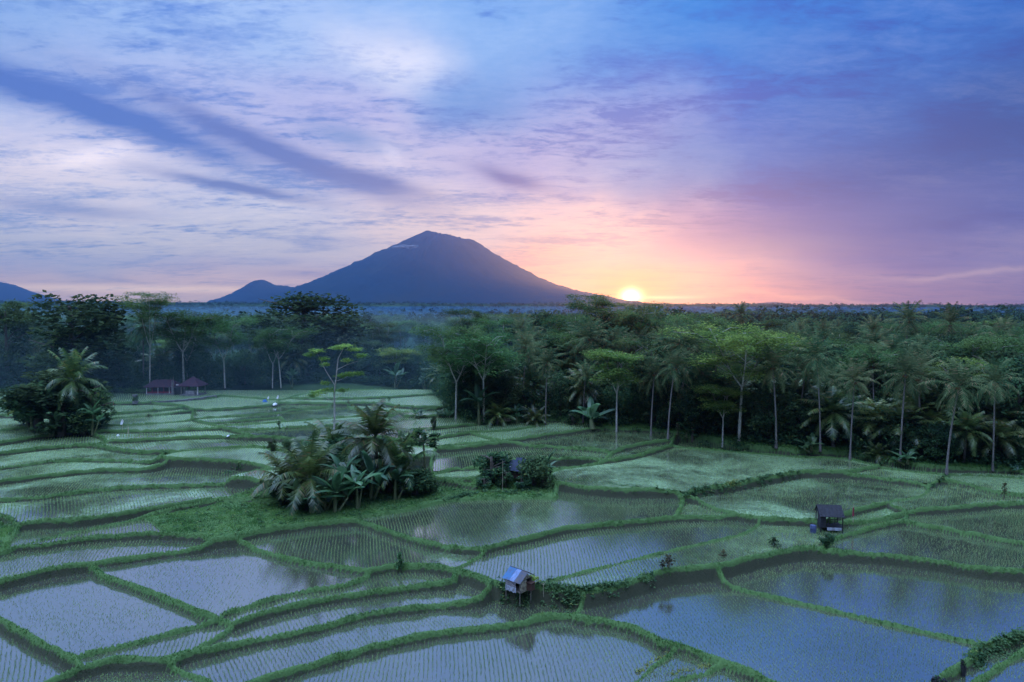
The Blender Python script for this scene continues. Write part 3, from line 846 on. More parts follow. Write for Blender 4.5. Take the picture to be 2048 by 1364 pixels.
# small cloud hanging on the left shoulder of the mountain
def cloud():
    mb = MB(); r_ = np.random.default_rng(4)
    bx, by, bz = at_depth(812, 494, 4600)
    for k in range(16):
        c = np.array([bx + r_.normal(0, 40), by + r_.normal(0, 25), bz + r_.normal(0, 7)])
        rr = r_.uniform(9, 20); th = np.linspace(0, np.pi, 7); ph = np.arange(10) / 10 * 2 * np.pi
        V = np.array([[c[0] + rr * 1.9 * math.sin(t) * math.cos(p_), c[1] + rr * math.sin(t) * math.sin(p_), c[2] + rr * .55 * math.cos(t)] for t in th for p_ in ph])
        mb.add(V, quads=[[j * 10 + i, j * 10 + (i + 1) % 10, (j + 1) * 10 + (i + 1) % 10, (j + 1) * 10 + i] for j in range(6) for i in range(10)])
    m_, n = mat('cloud_vapour')
    d = n.n('ShaderNodeBsdfDiffuse'); d.inputs[0].default_value = (.85, .85, .9, 1); t = n.n('ShaderNodeBsdfTransparent')
    lw = n.n('ShaderNodeLayerWeight'); lw.inputs[0].default_value = 0.5
    mx = n.n('ShaderNodeMixShader'); n.set(mx.inputs[0], n.m('MULTIPLY_ADD', lw.outputs['Facing'], 0.22, 0.76, clamp=True))
    n.set(mx.inputs[1], d.outputs[0]); n.set(mx.inputs[2], t.outputs[0]); out(n, mx.outputs[0])
    tag(link('cloud', mb.mesh('cloud', m_, True)), kind='stuff', label='small wisp of white cloud on the left shoulder of the volcano', cat='cloud')
cloud()

# ------------------------------------------------------------------ foliage builders
def cards(C, size, up=0.35, aspect=1.0, seed=0, flat=0.0):
    """leaf quads (kites) at points C with random turn; up biases them to face upwards"""
    r_ = np.random.default_rng(seed); n_ = len(C)
    nr = r_.normal(size=(n_, 3)); nr[:, 2] = np.abs(nr[:, 2]) + up * 2
    nr[:, :2] *= (1 - flat); nr /= np.linalg.norm(nr, axis=1)[:, None]
    t = np.cross(nr, r_.normal(size=(n_, 3))); t /= np.linalg.norm(t, axis=1)[:, None] + 1e-9
    b = np.cross(nr, t); s_ = (np.asarray(size) * r_.uniform(0.6, 1.3, n_))[:, None]
    V = np.stack([C - t * s_, C - b * s_ * 0.5 * aspect, C + t * s_, C + b * s_ * 0.5 * aspect], 1).reshape(-1, 3)
    Q = np.arange(n_ * 4).reshape(-1, 4)
    return V, Q

def blob_points(centers, radii, n_each, seed=0, shell=0.55):
    r_ = np.random.default_rng(seed); P = []
    for c, r0, k in zip(centers, radii, n_each):
        d = r_.normal(size=(k, 3)); d /= np.linalg.norm(d, axis=1)[:, None]
        q = shell + (1 - shell) * r_.random((k, 1)) ** 0.6
        q *= 1 + 0.25 * np.sin(d[:, :1] * 5 + d[:, 1:2] * 4 + c[0])
        P.append(np.asarray(c) + d * q * np.asarray(r0))
    return np.concatenate(P)

def frond_set(seed, n_f, L, top, e_lo=-35, e_hi=80, leaf=0.75, nl=17, width=0.085, droop=70, squash=1.0):
    """arched palm fronds with leaflets on both sides; returns tris"""
    r_ = np.random.default_rng(seed); VT = []; TT = []; nv_ = 0
    for k in range(n_f):
        azm = k * 2.39996 + r_.uniform(-.25, .25)
        q = (k + 0.5) / n_f; e0 = R(e_hi + (e_lo - e_hi) * q + r_.uniform(-8, 8))
        Lk = L * r_.uniform(0.85, 1.1) * (0.8 + 0.25 * math.sin(math.pi * q))
        dr = R(droop * r_.uniform(0.75, 1.2)) * (0.6 + 0.5 * q)
        if e0 - dr < R(-88): dr = e0 + R(88)
        m = 12; s_ = np.linspace(0, 1, m + 1)
        ang = e0 - dr * s_ ** 1.35
        tw = r_.uniform(-.25, .25) * s_
        dirs = np.stack([np.cos(azm + tw) * np.cos(ang), np.sin(azm + tw) * np.cos(ang), np.sin(ang)], 1)
        P = np.array(top) + np.vstack([[0, 0, 0], np.cumsum(dirs[:-1] * Lk / m, axis=0)])
        P[:, :2] = np.array(top)[:2] + (P[:, :2] - np.array(top)[:2]) * squash
        side = np.stack([-np.sin(azm + tw), np.cos(azm + tw), 0 * tw], 1)
        # rachis
        wv_ = 0.05 * (1 - s_ * 0.8)
        A = P + side * wv_[:, None]; Bq = P - side * wv_[:, None]
        for i in range(m):
            VT += [A[i], Bq[i], A[i + 1], Bq[i + 1]]; TT += [[nv_, nv_ + 1, nv_ + 2], [nv_ + 1, nv_ + 3, nv_ + 2]]; nv_ += 4
        # leaflets
        tl = np.linspace(0.14, 0.99, nl)
        for t in tl:
            i = t * m; i0 = min(int(i), m - 1); f = i - i0
            p_ = P[i0] * (1 - f) + P[i0 + 1] * f; d_ = dirs[i0]; sd_ = side[i0]
            ll = leaf * (0.35 + 0.75 * math.sin(math.pi * min(t * 0.9 + 0.08, 1)) ) * r_.uniform(.85, 1.1)
            up_ = np.cross(sd_, d_); up_ = up_ if up_[2] > 0 else -up_
            for sg in (1, -1):
                ld = sd_ * sg * 0.85 + d_ * 0.55 + up_ * 0.15 + np.array([0, 0, -0.45 - 0.35 * t]) * r_.uniform(.5, 1.3)
                ld /= np.linalg.norm(ld)
                tip = p_ + ld * ll
                VT += [p_ + d_ * width, p_ - d_ * width * .6, tip]; TT += [[nv_, nv_ + 1, nv_ + 2]]; nv_ += 3
    return np.array(VT), np.array(TT)

def bend(h, lean, curve, n_=9):
    t = np.linspace(0, 1, n_); return np.stack([lean[0] * t ** curve, lean[1] * t ** curve, h * t], 1)

PROTO = {}
def proto_palm(v, h, lean, L=4.3, nf=24, young=False, lo=-40, hi=80, droop=70, nl=17):
    pts = bend(h, lean, 1.7); tr = MB(); rad = np.linspace(0.17, 0.10, 9); rad[0] = 0.28; tr.tube(pts, rad, 7)
    top = pts[-1]
    V, T = frond_set(100 + v, nf, L, top, lo, hi, 0.95 * L / 4.3, nl, 0.10, droop)
    parts = [('trunk', tr.mesh('trunk', M_PTRUNK, True)), ('crown', mesh_np('crown', V, T, None, [G_YPALM if young else G_PALM]))]
    if not young:
        nb = MB(); r_ = np.random.default_rng(v)
        for k in range(9):
            a = k * .7; c = top + np.array([math.cos(a) * .32, math.sin(a) * .32, -.30 - .25 * r_.random()])
            th = np.linspace(0, np.pi, 5); ph = np.arange(6) / 6 * 2 * np.pi
            VV = np.array([c + .15 * np.array([math.sin(t) * math.cos(p_), math.sin(t) * math.sin(p_), 1.2 * math.cos(t)]) for t in th for p_ in ph])
            nb.add(VV, quads=[[j * 6 + i, j * 6 + (i + 1) % 6, (j + 1) * 6 + (i + 1) % 6, (j + 1) * 6 + i] for j in range(4) for i in range(6)])
        parts.append(('coconut_cluster', nb.mesh('coconut_cluster', M_NUT, True)))
    PROTO['palm', v] = (parts, h + L * 0.62)
for v, (h, ln) in enumerate([(13, (0.4, 0.2)), (12, (-1.2, .3)), (14, (1.1, -.4)), (12.5, (0, .8)), (13.5, (-.5, -.6)), (12, (1.6, 0.5))]):
    proto_palm(v, h, ln, 4.7 + .35 * (v % 3), 30, lo=-62 if v % 2 else -50, hi=86, nl=20)
proto_palm(6, 2.0, (.15, .1), 4.6, 24, True, -10, 88, 84, 28)
proto_palm(7, 1.2, (0, .1), 4.0, 20, True, 5, 87, 90, 26)
proto_palm(8, 4.2, (.2, .1), 4.0, 28, True, -35, 87, 80, 26)

def proto_albizia(v, mt, h=14, seed=0, spread=4.2, npad=20, lo=.48, leafn=240, forky=True, flat=.42, card=.16):
    r_ = np.random.default_rng(seed + 40); tr = MB(); pads = []; rads = []
    fork = h * r_.uniform(.36, .5); base = bend(fork, (r_.uniform(-.5, .5), r_.uniform(-.4, .4)), 1.3, 6)
    tr.tube(base, np.linspace(.17, .12, 6), 7, cap=False)
    nlimb = 3 if forky else 2
    limbs = []
    for k in range(nlimb):
        a = k * 2 * math.pi / nlimb + r_.uniform(-.4, .4); rr = spread * r_.uniform(.25, .6)
        t = np.linspace(0, 1, 6)
        tip = np.array([math.cos(a) * rr, math.sin(a) * rr, h * r_.uniform(.84, .95) - fork])
        P = base[-1] + np.stack([tip[0] * t ** .8, tip[1] * t ** .8, tip[2] * t], 1)
        tr.tube(P, np.linspace(.10, .04, 6), 6); limbs.append(P)
    for k in range(npad):
        P = limbs[k % nlimb]; q = r_.uniform(lo, 1.0); i = q * 5; i0 = min(int(i), 4); st = P[i0] + (P[i0 + 1] - P[i0]) * (i - i0)
        a = k * 2.4 + r_.uniform(-.5, .5); rr = spread * r_.uniform(.30, .85) * (1.15 - .45 * abs(q - .7))
        en = st + np.array([math.cos(a) * rr, math.sin(a) * rr, .32 * rr + .3]); 
        en[2] = min(en[2], h - .3)
        m = (st + en) / 2 + np.array([0, 0, .15 * rr])
        tr.tube([st, m, en], [.05, .035, .02], 4)
        s_ = spread * r_.uniform(.24, .42); pads.append(en); rads.append((s_, s_, s_ * flat)); 
        e2 = st + (en - st) * .55 + np.array([r_.uniform(-.6, .6), r_.uniform(-.6, .6), .5]); pads.append(e2); rads.append((s_ * .7, s_ * .7, s_ * flat * .8))
    for P in limbs: pads.append(P[-1] + np.array([0, 0, .2])); rads.append((spread * .38, spread * .38, spread * .13))
    C = blob_points(pads, rads, [int(leafn * (q[0] / (spread * .33)) ** 2) for q in rads], seed, .25)
    V, Q = cards(C, card, .8, 1.0, seed, .3)
    PROTO[v] = ([('trunk', tr.mesh('trunk', M_ATRUNK, True)), ('crown', mesh_np('crown', V, None, Q, [mt]))], h)
for k in range(4): proto_albizia(('albizia', k), G_ALB, 14 + k % 2, k * 7 + 1, 4.6 + .5 * (k % 3), 30, .12 + .1 * (k % 2), 260, k % 2 == 0, .52)
proto_albizia(('bright', 0), G_ALBY, 14, 60, 5.0, 30, .05, 260)
proto_albizia(('bright', 1), G_ALBY, 13, 75, 4.6, 26, .15, 260)
def proto_lone():
    k = .0785; tr = MB(); tr.tube([(0, 0, 0), (.15, 0, 3), (.1, .1, 6), (.5, 0, 9), (.8, 0, 11.5), (1.9, 0, 13.6)], [.16, .14, .12, .10, .08, .03], 7)
    tr.tube([(.25, 0, 7.4), (-1.2, .3, 9.6), (-2.6, .2, 12.6)], [.08, .06, .02], 6); tr.tube([(.15, 0, 4.6), (-1.0, -.5, 5.6), (-2.2, -.6, 6.2)], [.05, .04, .02], 5); tr.tube([(.15, 0, 5), (1.2, .4, 6.2)], [.04, .02], 5)
    tr.tube([(.6, 0, 9.8), (2.2, -.5, 10.6), (4.0, -.5, 11.2)], [.05, .04, .02], 5); tr.tube([(.3, 0, 8), (1.5, .6, 8.4), (2.4, .6, 8.9)], [.05, .04, .02], 5)
    pads = [(1.9, 0, 13.5, 1.5), (3.2, .4, 12.9, 1.5), (.9, -.8, 13.2, 1.2), (4.3, -.4, 12.0, 1.3), (-2.6, .2, 12.7, 1.5), (-3.6, 0, 12.1, 1.0), (-1.6, .5, 11.4, 1.1), (-1.0, -.7, 10.7, .8),
            (2.4, .6, 9.1, 1.5), (3.9, .3, 9.2, 1.0), (1.0, .9, 8.8, 1.0), (-2.1, -.6, 6.4, 1.7), (-.9, .4, 6.6, 1.3), (-3.2, 0, 5.9, 1.1), (1.2, .4, 6.6, 1.3), (-1.2, 0, 7.8, .9), (2.4, -.9, 11.3, 1.0)]
    C = blob_points([p_[:3] for p_ in pads], [(p_[3], p_[3], .38) for p_ in pads], [int(230 * p_[3]) for p_ in pads], 4, .1); V, Q = cards(C, .17, .8, 1.0, 4, .3)
    PROTO['sparse', 0] = ([('trunk', tr.mesh('trunk', M_ATRUNK, True)), ('crown', mesh_np('crown', V, None, Q, [G_ALBY]))], 14.0)
proto_lone()
proto_albizia(('umbrella', 0), G_ALB, 16, 33, 6.0, 22, .75, 260, True, .25)

def proto_broad(v, h=14, seed=0, rx=4.5, crown_lo=.25, ncl=34, n_leaf=110, size=.26, mt=None, taper=False):
    r_ = np.random.default_rng(seed + 300); tr = MB()
    tr.tube(bend(h * .8, (r_.uniform(-.4, .4), 0), 1.4, 6), np.linspace(.32, .12, 6), 7)
    for k in range(6):
        a = k * 1.05; z0 = h * (.35 + .07 * k)
        tr.tube([(0, 0, z0), (math.cos(a) * rx * .35, math.sin(a) * rx * .35, z0 + h * .1), (math.cos(a) * rx * .65, math.sin(a) * rx * .65, z0 + h * .16)], [.12, .08, .03], 5)
    cs = []; rs = []
    zc = h * (crown_lo + 1) / 2; hz = h * (1 - crown_lo) / 2
    for k in range(ncl):
        d = r_.normal(size=3); d /= np.linalg.norm(d); q = r_.uniform(.55, .95)
        c = d * q * np.array([rx, rx, hz]) * .85
        if taper: c[:2] *= np.clip(1.15 - (c[2] + hz) / (2 * hz), .2, 1)
        s_ = rx * r_.uniform(.22, .40); cs.append(c + [0, 0, zc]); rs.append((s_, s_, s_ * .75))
    C = blob_points(cs, rs, [int(n_leaf * (q[0] / (rx * .3)) ** 2) for q in rs], seed, .6)
    V, Q = cards(C, size, .35, 1.1, seed)
    PROTO[v] = ([('trunk', tr.mesh('trunk', M_BTRUNK, True)), ('crown', mesh_np('crown', V, None, Q, [mt or G_BROAD]))], h)
for k in range(4): proto_broad(('broad', k), 13 + k % 2 * 2, k * 5 + 2, 4.2 + .6 * (k % 3), .12, 40, 120)
proto_broad(('cone', 0), 13, 77, 3.2, .1, 34, 100, .24, G_ALB, True)
proto_broad(('cone', 1), 13, 78, 3.6, .05, 36, 100, .26, G_BUSH, True)
for k in range(2): proto_broad(('low', k), 13, k * 5 + 3, 5.0, .06, 40, 120)
proto_broad(('shrub', 0), 4.0, 81, 2.0, .02, 22, 90, .17, G_BUSH)
proto_broad(('shrub', 1), 3.4, 82, 2.2, .0, 22, 90, .17, G_BUSH)
proto_broad(('shrub', 2), 4.6, 83, 1.7, .02, 20, 90, .17, G_BROAD)
proto_broad(('round', 0), 1.8, 84, .9, .0, 22, 60, .10, G_BUSH)

def proto_banana(v, seed, h=2.2, n_l=9, L=2.4, wd=.30):
    r_ = np.random.default_rng(seed); st = MB(); st.tube(bend(h, (.1, .05), 1.2, 5), np.linspace(.16, .09, 5), 7)
    st.tube(bend(h * .7, (.6, -.3), 1.1, 4) + [.25, -.1, 0], np.linspace(.12, .06, 4), 6)
    lv = MB()
    for k in range(n_l + 4):
        top = np.array([.1, .05, h]) if k < n_l else np.array([.85, -.4, h * .7])
        a = k * 2.4 + r_.uniform(-.3, .3); e0 = R(r_.uniform(30, 86)); dr = R(r_.uniform(45, 105)); Lk = L * r_.uniform(.75, 1.1) * (1 if k < n_l else .8)
        m = 8; s_ = np.linspace(0, 1, m + 1); ang = e0 - dr * s_ ** 1.5
        d = np.stack([np.cos(a) * np.cos(ang), np.sin(a) * np.cos(ang), np.sin(ang)], 1)
        P = top + np.vstack([[0, 0, 0], np.cumsum(d[:-1] * Lk / m, axis=0)]); sd_ = np.array([-math.sin(a), math.cos(a), 0])
        w_ = wd * np.array([.08, .15, .7, .95, 1, .98, .85, .55, .08]) * r_.uniform(.85, 1.15)
        up_ = np.cross(d, sd_) * -1; fold = .35
        A = P + sd_ * w_[:, None] + up_ * 0 + np.array([0, 0, -1]) * (w_ * fold)[:, None]; Bq = P - sd_ * w_[:, None] + np.array([0, 0, -1]) * (w_ * fold)[:, None]
        V = np.concatenate([A, P, Bq]); Q = []
        for i in range(m): Q += [[i, i + 1, m + 1 + i + 1, m + 1 + i], [m + 1 + i, m + 1 + i + 1, 2 * m + 2 + i + 1, 2 * m + 2 + i]]
        lv.add(V, quads=Q)
    PROTO['banana', v] = ([('stem', st.mesh('stem', M_BSTEM, True)), ('leaves', lv.mesh('leaves', G_BAN, False))], h + L * .55)
proto_banana(0, 5); proto_banana(1, 6, 1.8, 8, 2.6); proto_banana(2, 8, 2.6, 10, 2.3)
proto_banana(3, 9, .5, 6, 1.6, .2)
def proto_papaya():
    tr = MB(); tr.tube(bend(4.2, (.2, 0), 1.4, 6), np.linspace(.12, .07, 6), 6); r_ = np.random.default_rng(3)
    for k in range(16):
        a = k * 2.4; e = R(r_.uniform(-20, 70)); d = np.array([math.cos(a) * math.cos(e), math.sin(a) * math.cos(e), math.sin(e)])
        tr.tube([(.2, 0, 4.1), np.array([.2, 0, 4.1]) + d * .95], [.03, .015], 4)
    cs = [np.array([.2, 0, 4.1]) + np.array([math.cos(k * 2.4) * math.cos(e), math.sin(k * 2.4) * math.cos(e), math.sin(e)]) * 1.1 for k, e in enumerate(r_.uniform(R(-20), R(70), 16))]
    C = blob_points(cs, [(.42, .42, .16)] * 16, [34] * 16, 5, .1); V, Q = cards(C, .20, .8, 1.0, 6)
    PROTO['papaya', 0] = ([('trunk', tr.mesh('trunk', M_BSTEM, True)), ('crown', mesh_np('crown', V, None, Q, [G_BUSH]))], 5.0)
papaya_done = proto_papaya()

NAMES = {'palm': 'coconut_palm', 'albizia': 'albizia_tree', 'bright': 'albizia_tree', 'sparse': 'albizia_tree', 'umbrella': 'umbrella_tree', 'broad': 'broadleaf_tree', 'cone': 'conical_tree', 'low': 'understory_tree', 'shrub': 'shrub', 'round': 'round_shrub', 'banana': 'banana_plant', 'papaya': 'papaya_tree'}
CATS = {'palm': 'palm tree', 'albizia': 'tree', 'bright': 'tree', 'sparse': 'tree', 'umbrella': 'tree', 'broad': 'tree', 'cone': 'tree', 'low': 'tree', 'shrub': 'shrub', 'round': 'shrub', 'banana': 'banana plant', 'papaya': 'papaya tree'}
def plant(key, x, y, h, label, group=None, rz=None, z=None, name=None, cat=None, wide=1.0):
    parts, h0_ = PROTO[key]
    s_ = h / h0_
    if z is None: z = ground_h(x, y) - 0.05
    o = empty(name or NAMES[key[0]], (x, y, z), random.uniform(0, 6.28) if rz is None else rz, (s_ * wide, s_ * wide, s_))
    tag(o, label, cat or CATS[key[0]], group)
    for nm, me in parts: link(nm, me, o)
    if key[0] == 'palm' and group: o.rotation_euler = (random.gauss(0, .07), random.gauss(0, .07), o.rotation_euler[2]); q_ = random.uniform(.8, 1.2); o.scale = (s_ * wide * q_, s_ * wide * q_, s_)
    return o
def plant_px(key, u, vb, vt, label, group=None, rz=None, wide=1.0, **kw):
    """a plant whose foot is seen at (u, vb) on the ground and whose top is seen at height vt"""
    x, y, z = ground_px(u, vb); d = ray(u, vt); zt = CAMZ + d[2] / d[1] * y
    return plant(key, x, y, max(zt - z, .4), label, group, rz, z - .05, wide=wide, **kw)
def plant_depth(key, u, vt, dist, label, group=None, rz=None, wide=1.0, **kw):
    x, y, zt = at_depth(u, vt, dist); z = ground_h(x, y)
    return plant(key, x, y, zt - z, label, group, rz, z - .05, wide=wide, **kw)

# ------------------------------------------------------------------ single trees one can point at
OCC = []
def T(key, u, vb, vt, label, **kw):
    o = plant_px(key, u, vb, vt, label, **kw); OCC.append((o.location.x, o.location.y, 2.0)); return o
def TD(key, u, vt, dist, label, **kw):
    o = plant_depth(key, u, vt, dist, label, **kw); OCC.append((o.location.x, o.location.y, 2.5)); return o

def heroes():
    # --- left edge clump in the paddies
    T(('palm', 8), 152, 862, 702, 'feathery young coconut palm standing in the bushy clump at the left of the rice terraces', wide=.66)
    T(('broad', 3), 112, 862, 728, 'dark rounded small tree in the middle of the left clump', wide=2.5)
    T(('shrub', 1), 78, 864, 758, 'dark leafy bush at the left end of the clump in the left terraces', wide=1.0)
    T(('shrub', 0), 186, 860, 752, 'green bush at the right end of the clump in the left terraces', wide=1.0)
    T(('shrub', 2), 122, 872, 790, 'dark bush under the young palm of the left clump', wide=1.6)
    T(('shrub', 0), 168, 872, 800, 'leafy bush in front of the young palm of the left clump', wide=1.1)
    T(('banana', 0), 100, 876, 812, 'pale banana plant with upright leaves in front of the left clump')
    T(('banana', 1), 66, 868, 800, 'banana plant at the left foot of the left clump')
    T(('banana', 2), 185, 872, 810, 'banana plant at the right foot of the left clump')
    T(('shrub', 0), 60, 852, 768, 'pale greyish bush behind the left clump', wide=1.1)
    # --- lone tree
    T(('sparse', 0), 668, 866, 684, 'lone tall tree with pale trunk and sparse flat tiers of bright leaves', rz=0.0, wide=1.0)
    # --- island of trees in the middle
    gi = 'plants of the tree island in the middle of the paddies'
    T(('palm', 6), 618, 1012, 885, 'young coconut palm with golden green fronds at the front left of the tree island', wide=.85)
    T(('palm', 7), 575, 1000, 900, 'small grey green young palm at the left end of the tree island', wide=.85)
    T(('palm', 8), 757, 985, 812, 'coconut palm with dark bushy crown rising above the tree island', wide=.95)
    T(('palm', 7), 668, 955, 850, 'palm with long dark spreading fronds behind the tree island', wide=.9)
    T(('palm', 7), 803, 990, 868, 'yellowish upright palm on the right of the tree island', wide=.6)
    T(('broad', 1), 655, 968, 868, 'rounded dark tree on the left half of the tree island', wide=2.1)
    T(('broad', 2), 745, 965, 868, 'dense dark tree around the tall palm of the tree island', wide=2.0)
    T(('broad', 3), 705, 960, 900, 'low dark tree between the two rounded trees of the tree island', wide=2.0)
    T(('papaya', 0), 852, 985, 862, 'papaya tree with a thin trunk at the right end of the tree island')
    T(('banana', 0), 690, 1010, 915, 'banana plant with big green leaves at the centre front of the tree island', wide=1.0)
    T(('banana', 1), 742, 1000, 918, 'banana plant with drooping leaves right of the centre of the tree island', wide=1.0)
    T(('banana', 2), 650, 1022, 960, 'low banana plant at the lowest front of the tree island', wide=1.1)
    T(('banana', 2), 590, 1018, 962, 'low banana plant under the golden young palm')
    T(('banana', 0), 715, 1018, 940, 'banana plant between the two big banana plants of the tree island', wide=1.05)
    T(('banana', 1), 670, 1024, 955, 'banana plant at the front edge of the tree island below the big leaves', wide=1.3)
    T(('banana', 0), 790, 1000, 935, 'banana plant left of the yellowish palm', wide=1.2)
    T(('banana', 3), 625, 1026, 985, 'small banana shoot at the lowest corner of the tree island', wide=1.5)
    T(('shrub', 0), 705, 985, 905, 'green bush in the heart of the tree island', wide=1.5)
    T(('shrub', 2), 565, 1010, 945, 'dark bush at the left front of the tree island', wide=1.2)
    T(('shrub', 0), 615, 1020, 965, 'bush under the golden fronds of the tree island', wide=1.3)
    T(('shrub', 1), 830, 990, 935, 'bush below the papaya tree', wide=1.3)
    T(('shrub', 2), 780, 985, 920, 'dark bush beneath the yellowish palm', wide=1.3)
    T(('shrub', 2), 700, 1000, 945, 'dark bush behind the banana plants of the tree island', wide=1.4)
    T(('shrub', 0), 862, 985, 948, 'rightmost low bush of the tree island', wide=1.2)
    T(('shrub', 2), 545, 905, 875, 'small shrub on the bund left above the tree island')
    T(('shrub', 0), 578, 905, 872, 'small feathery shrub just left of the lone tree foot')
    # --- bushes round the half hidden hut
    T(('shrub', 0), 985, 968, 898, 'tall round bush left of the half hidden hut', wide=1.15)
    T(('shrub', 2), 1010, 975, 935, 'dark bush in front of the half hidden hut', wide=1.2)
    T(('papaya', 0), 1012, 958, 905, 'small papaya tree beside the roof of the half hidden hut')
    T(('shrub', 1), 1068, 972, 905, 'leafy shrub with pale tips right of the half hidden hut', wide=.9)
    T(('shrub', 0), 1045, 978, 948, 'low bush at the front right of the half hidden hut', wide=1.4)
    T(('banana', 1), 1092, 968, 915, 'pale banana plant at the right end of the hut thicket')
    T(('shrub', 0), 968, 978, 950, 'low bush at the left front of the hut thicket', wide=1.4)
    T(('shrub', 2), 1085, 976, 940, 'dark bush at the foot of the pale banana plant', wide=1.2)
    # --- plants along the foot of the forest, centre
    T(('banana', 0), 958, 852, 775, 'tall pale banana plant at the forest foot beside a white trunk', wide=.9)
    T(('palm', 7), 995, 850, 800, 'young palm with fan of pale fronds at the forest foot, left of two')
    T(('palm', 7), 1070, 850, 815, 'small yellow green young palm at the forest foot, right of two')
    T(('banana', 2), 1032, 850, 812, 'banana plant between the two young palms at the forest foot')
    T(('round', 0), 1145, 852, 824, 'small round clipped looking shrub at the forest foot')
    T(('banana', 3), 1185, 860, 806, 'single banana plant with one upright leaf at the forest foot')
    T(('banana', 3), 830, 838, 815, 'small pale banana plant on the far bund, leftmost of three')
    T(('banana', 3), 876, 838, 820, 'small pale banana plant on the far bund, middle of three')
    T(('banana', 3), 900, 838, 820, 'small pale banana plant on the far bund, rightmost of three')
    T(('banana', 2), 585, 775, 740, 'banana plant in front of the far white trunks left of the lone tree')
    T(('banana', 1), 790, 775, 735, 'banana plant with long leaves at the back of the far field')
    T(('banana', 2), 850, 780, 750, 'pale banana plant at the right corner of the far field')
    T(('banana', 3), 1372, 880, 846, 'bright young banana plant beside the leafy post')
    T(('banana', 3), 1622, 912, 872, 'banana shoot leaning at the dark forest foot')
    T(('palm', 7), 1753, 928, 885, 'small yellow palm seedling at the dark forest foot on the right', wide=.8)
    T(('banana', 3), 1815, 935, 900, 'low banana clump in front of a leaning white trunk', wide=1.2)
    T(('banana', 3), 2022, 950, 925, 'small green banana shoot at the far right forest foot')
    T(('shrub', 0), 1652, 1092, 1062, 'bushy green shrub on the bund below the dark hut', wide=1.25)
    T(('shrub', 2), 868, 860, 828, 'dark narrow shrub on a far bund right of the tree island', wide=.6)
    T(('shrub', 0), 270, 806, 784, 'small tree with a flat bright top beside the pavilions', wide=.7)
    # --- named trees of the near forest
    T(('broad', 0), 152, 792, 566, 'tallest dark dome shaped tree above the left forest', wide=1.55)
    T(('umbrella', 0), 300, 784, 584, 'tree with a thin lacy flat crown above the left forest', wide=.75)
    TD(('palm', 1), 283, 618, 150, 'coconut palm with drooping skirt beneath the lacy flat crown')
    T(('albizia', 0), 368, 784, 622, 'albizia tree with broad flat top behind the pavilions', wide=1.15)
    T(('albizia', 1), 450, 782, 638, 'albizia tree with forked white trunk in the left forest', wide=1.1)
    T(('albizia', 2), 562, 776, 655, 'albizia tree with long leaning white trunk left of the lone tree', wide=1.0)
    T(('albizia', 3), 545, 776, 668, 'slender albizia tree next to the long leaning white trunk')
    TD(('broad', 2), 608, 572, 175, 'large dark spreading tree above the forest left of the volcano', wide=1.8)
    T(('cone', 0), 128, 792, 640, 'yellowish green conical tree behind the left clump', wide=.9)
    T(('albizia', 1), 912, 840, 655, 'tall albizia tree with leaning white trunk at the field corner', wide=1.15)
    T(('albizia', 2), 968, 848, 668, 'albizia tree with open crown right of the field corner', wide=1.15)
    TD(('umbrella', 0), 1188, 588, 165, 'tallest spreading tree against the dawn sky left of the sun', wide=.85)
    TD(('albizia', 0), 1265, 610, 155, 'tree glowing orange right under the rising sun', wide=1.1)
    TD(('broad', 1), 1360, 606, 235, 'dark tree crown on the skyline right of the sun', wide=1.0)
    T(('palm', 0), 1091, 850, 698, 'coconut palm with straight trunk and pale hanging frond at the forest front', wide=0.86)
    T(('palm', 4), 1166, 846, 724, 'coconut palm with reddish hanging fruit stalk at the forest front', wide=1.1)
    T(('bright', 1), 1233, 866, 694, 'albizia tree with white V shaped forked trunk under the sun', wide=.95)
    T(('palm', 5), 1302, 874, 712, 'coconut palm with thin leaning trunk right of the white fork', wide=.9)
    T(('palm', 2), 1336, 878, 700, 'coconut palm with pale drooping fronds behind the leafy post', wide=1.0)
    T(('broad', 3), 1385, 884, 745, 'dense dark tree at the forest front right of the leafy post', wide=1.0)
    T(('bright', 0), 1478, 884, 652, 'brightest lime green albizia tree with tiered crown', wide=1.15, rz=.6)
    T(('bright', 1), 1445, 896, 768, 'low bright leafy tree beneath the lime green albizia', wide=1.2)
    T(('palm', 3), 1552, 902, 694, 'dark drooping coconut palm right of the lime green albizia', wide=.95)
    T(('palm', 2), 1640, 908, 668, 'coconut palm with tall upright fan of fronds', wide=0.86)
    T(('palm', 0), 1700, 920, 725, 'coconut palm with orange nuts and straight dark trunk', wide=0.86)
    T(('palm', 5), 1800, 926, 700, 'coconut palm with leaning white trunk in the right forest', wide=0.86)
    T(('palm', 1), 1893, 952, 722, 'coconut palm on the field corner with white banded trunk', wide=0.86)
    T(('palm', 4), 1985, 948, 722, 'coconut palm at the far right front with upright fronds', wide=0.86)
    TD(('palm', 0), 1813, 606, 165, 'tall coconut palm above the skyline, left of two', wide=.85)
    TD(('palm', 2), 1894, 612, 160, 'tall coconut palm above the skyline, right of two', wide=.85)
    TD(('palm', 4), 1752, 634, 170, 'coconut palm just left of the two skyline palms', wide=.85)
    TD(('palm', 1), 2000, 636, 150, 'coconut palm high in the upper right forest corner', wide=.95)
    TD(('palm', 3), 1484, 607, 260, 'small distant coconut palm on the skyline right of the sun', wide=.9)
    TD(('palm', 5), 2040, 660, 120, 'coconut palm cut by the right edge of the picture', wide=.95)
    TD(('broad', 0), 8, 584, 150, 'dark tree mass at the left edge of the picture', wide=.95)
heroes()

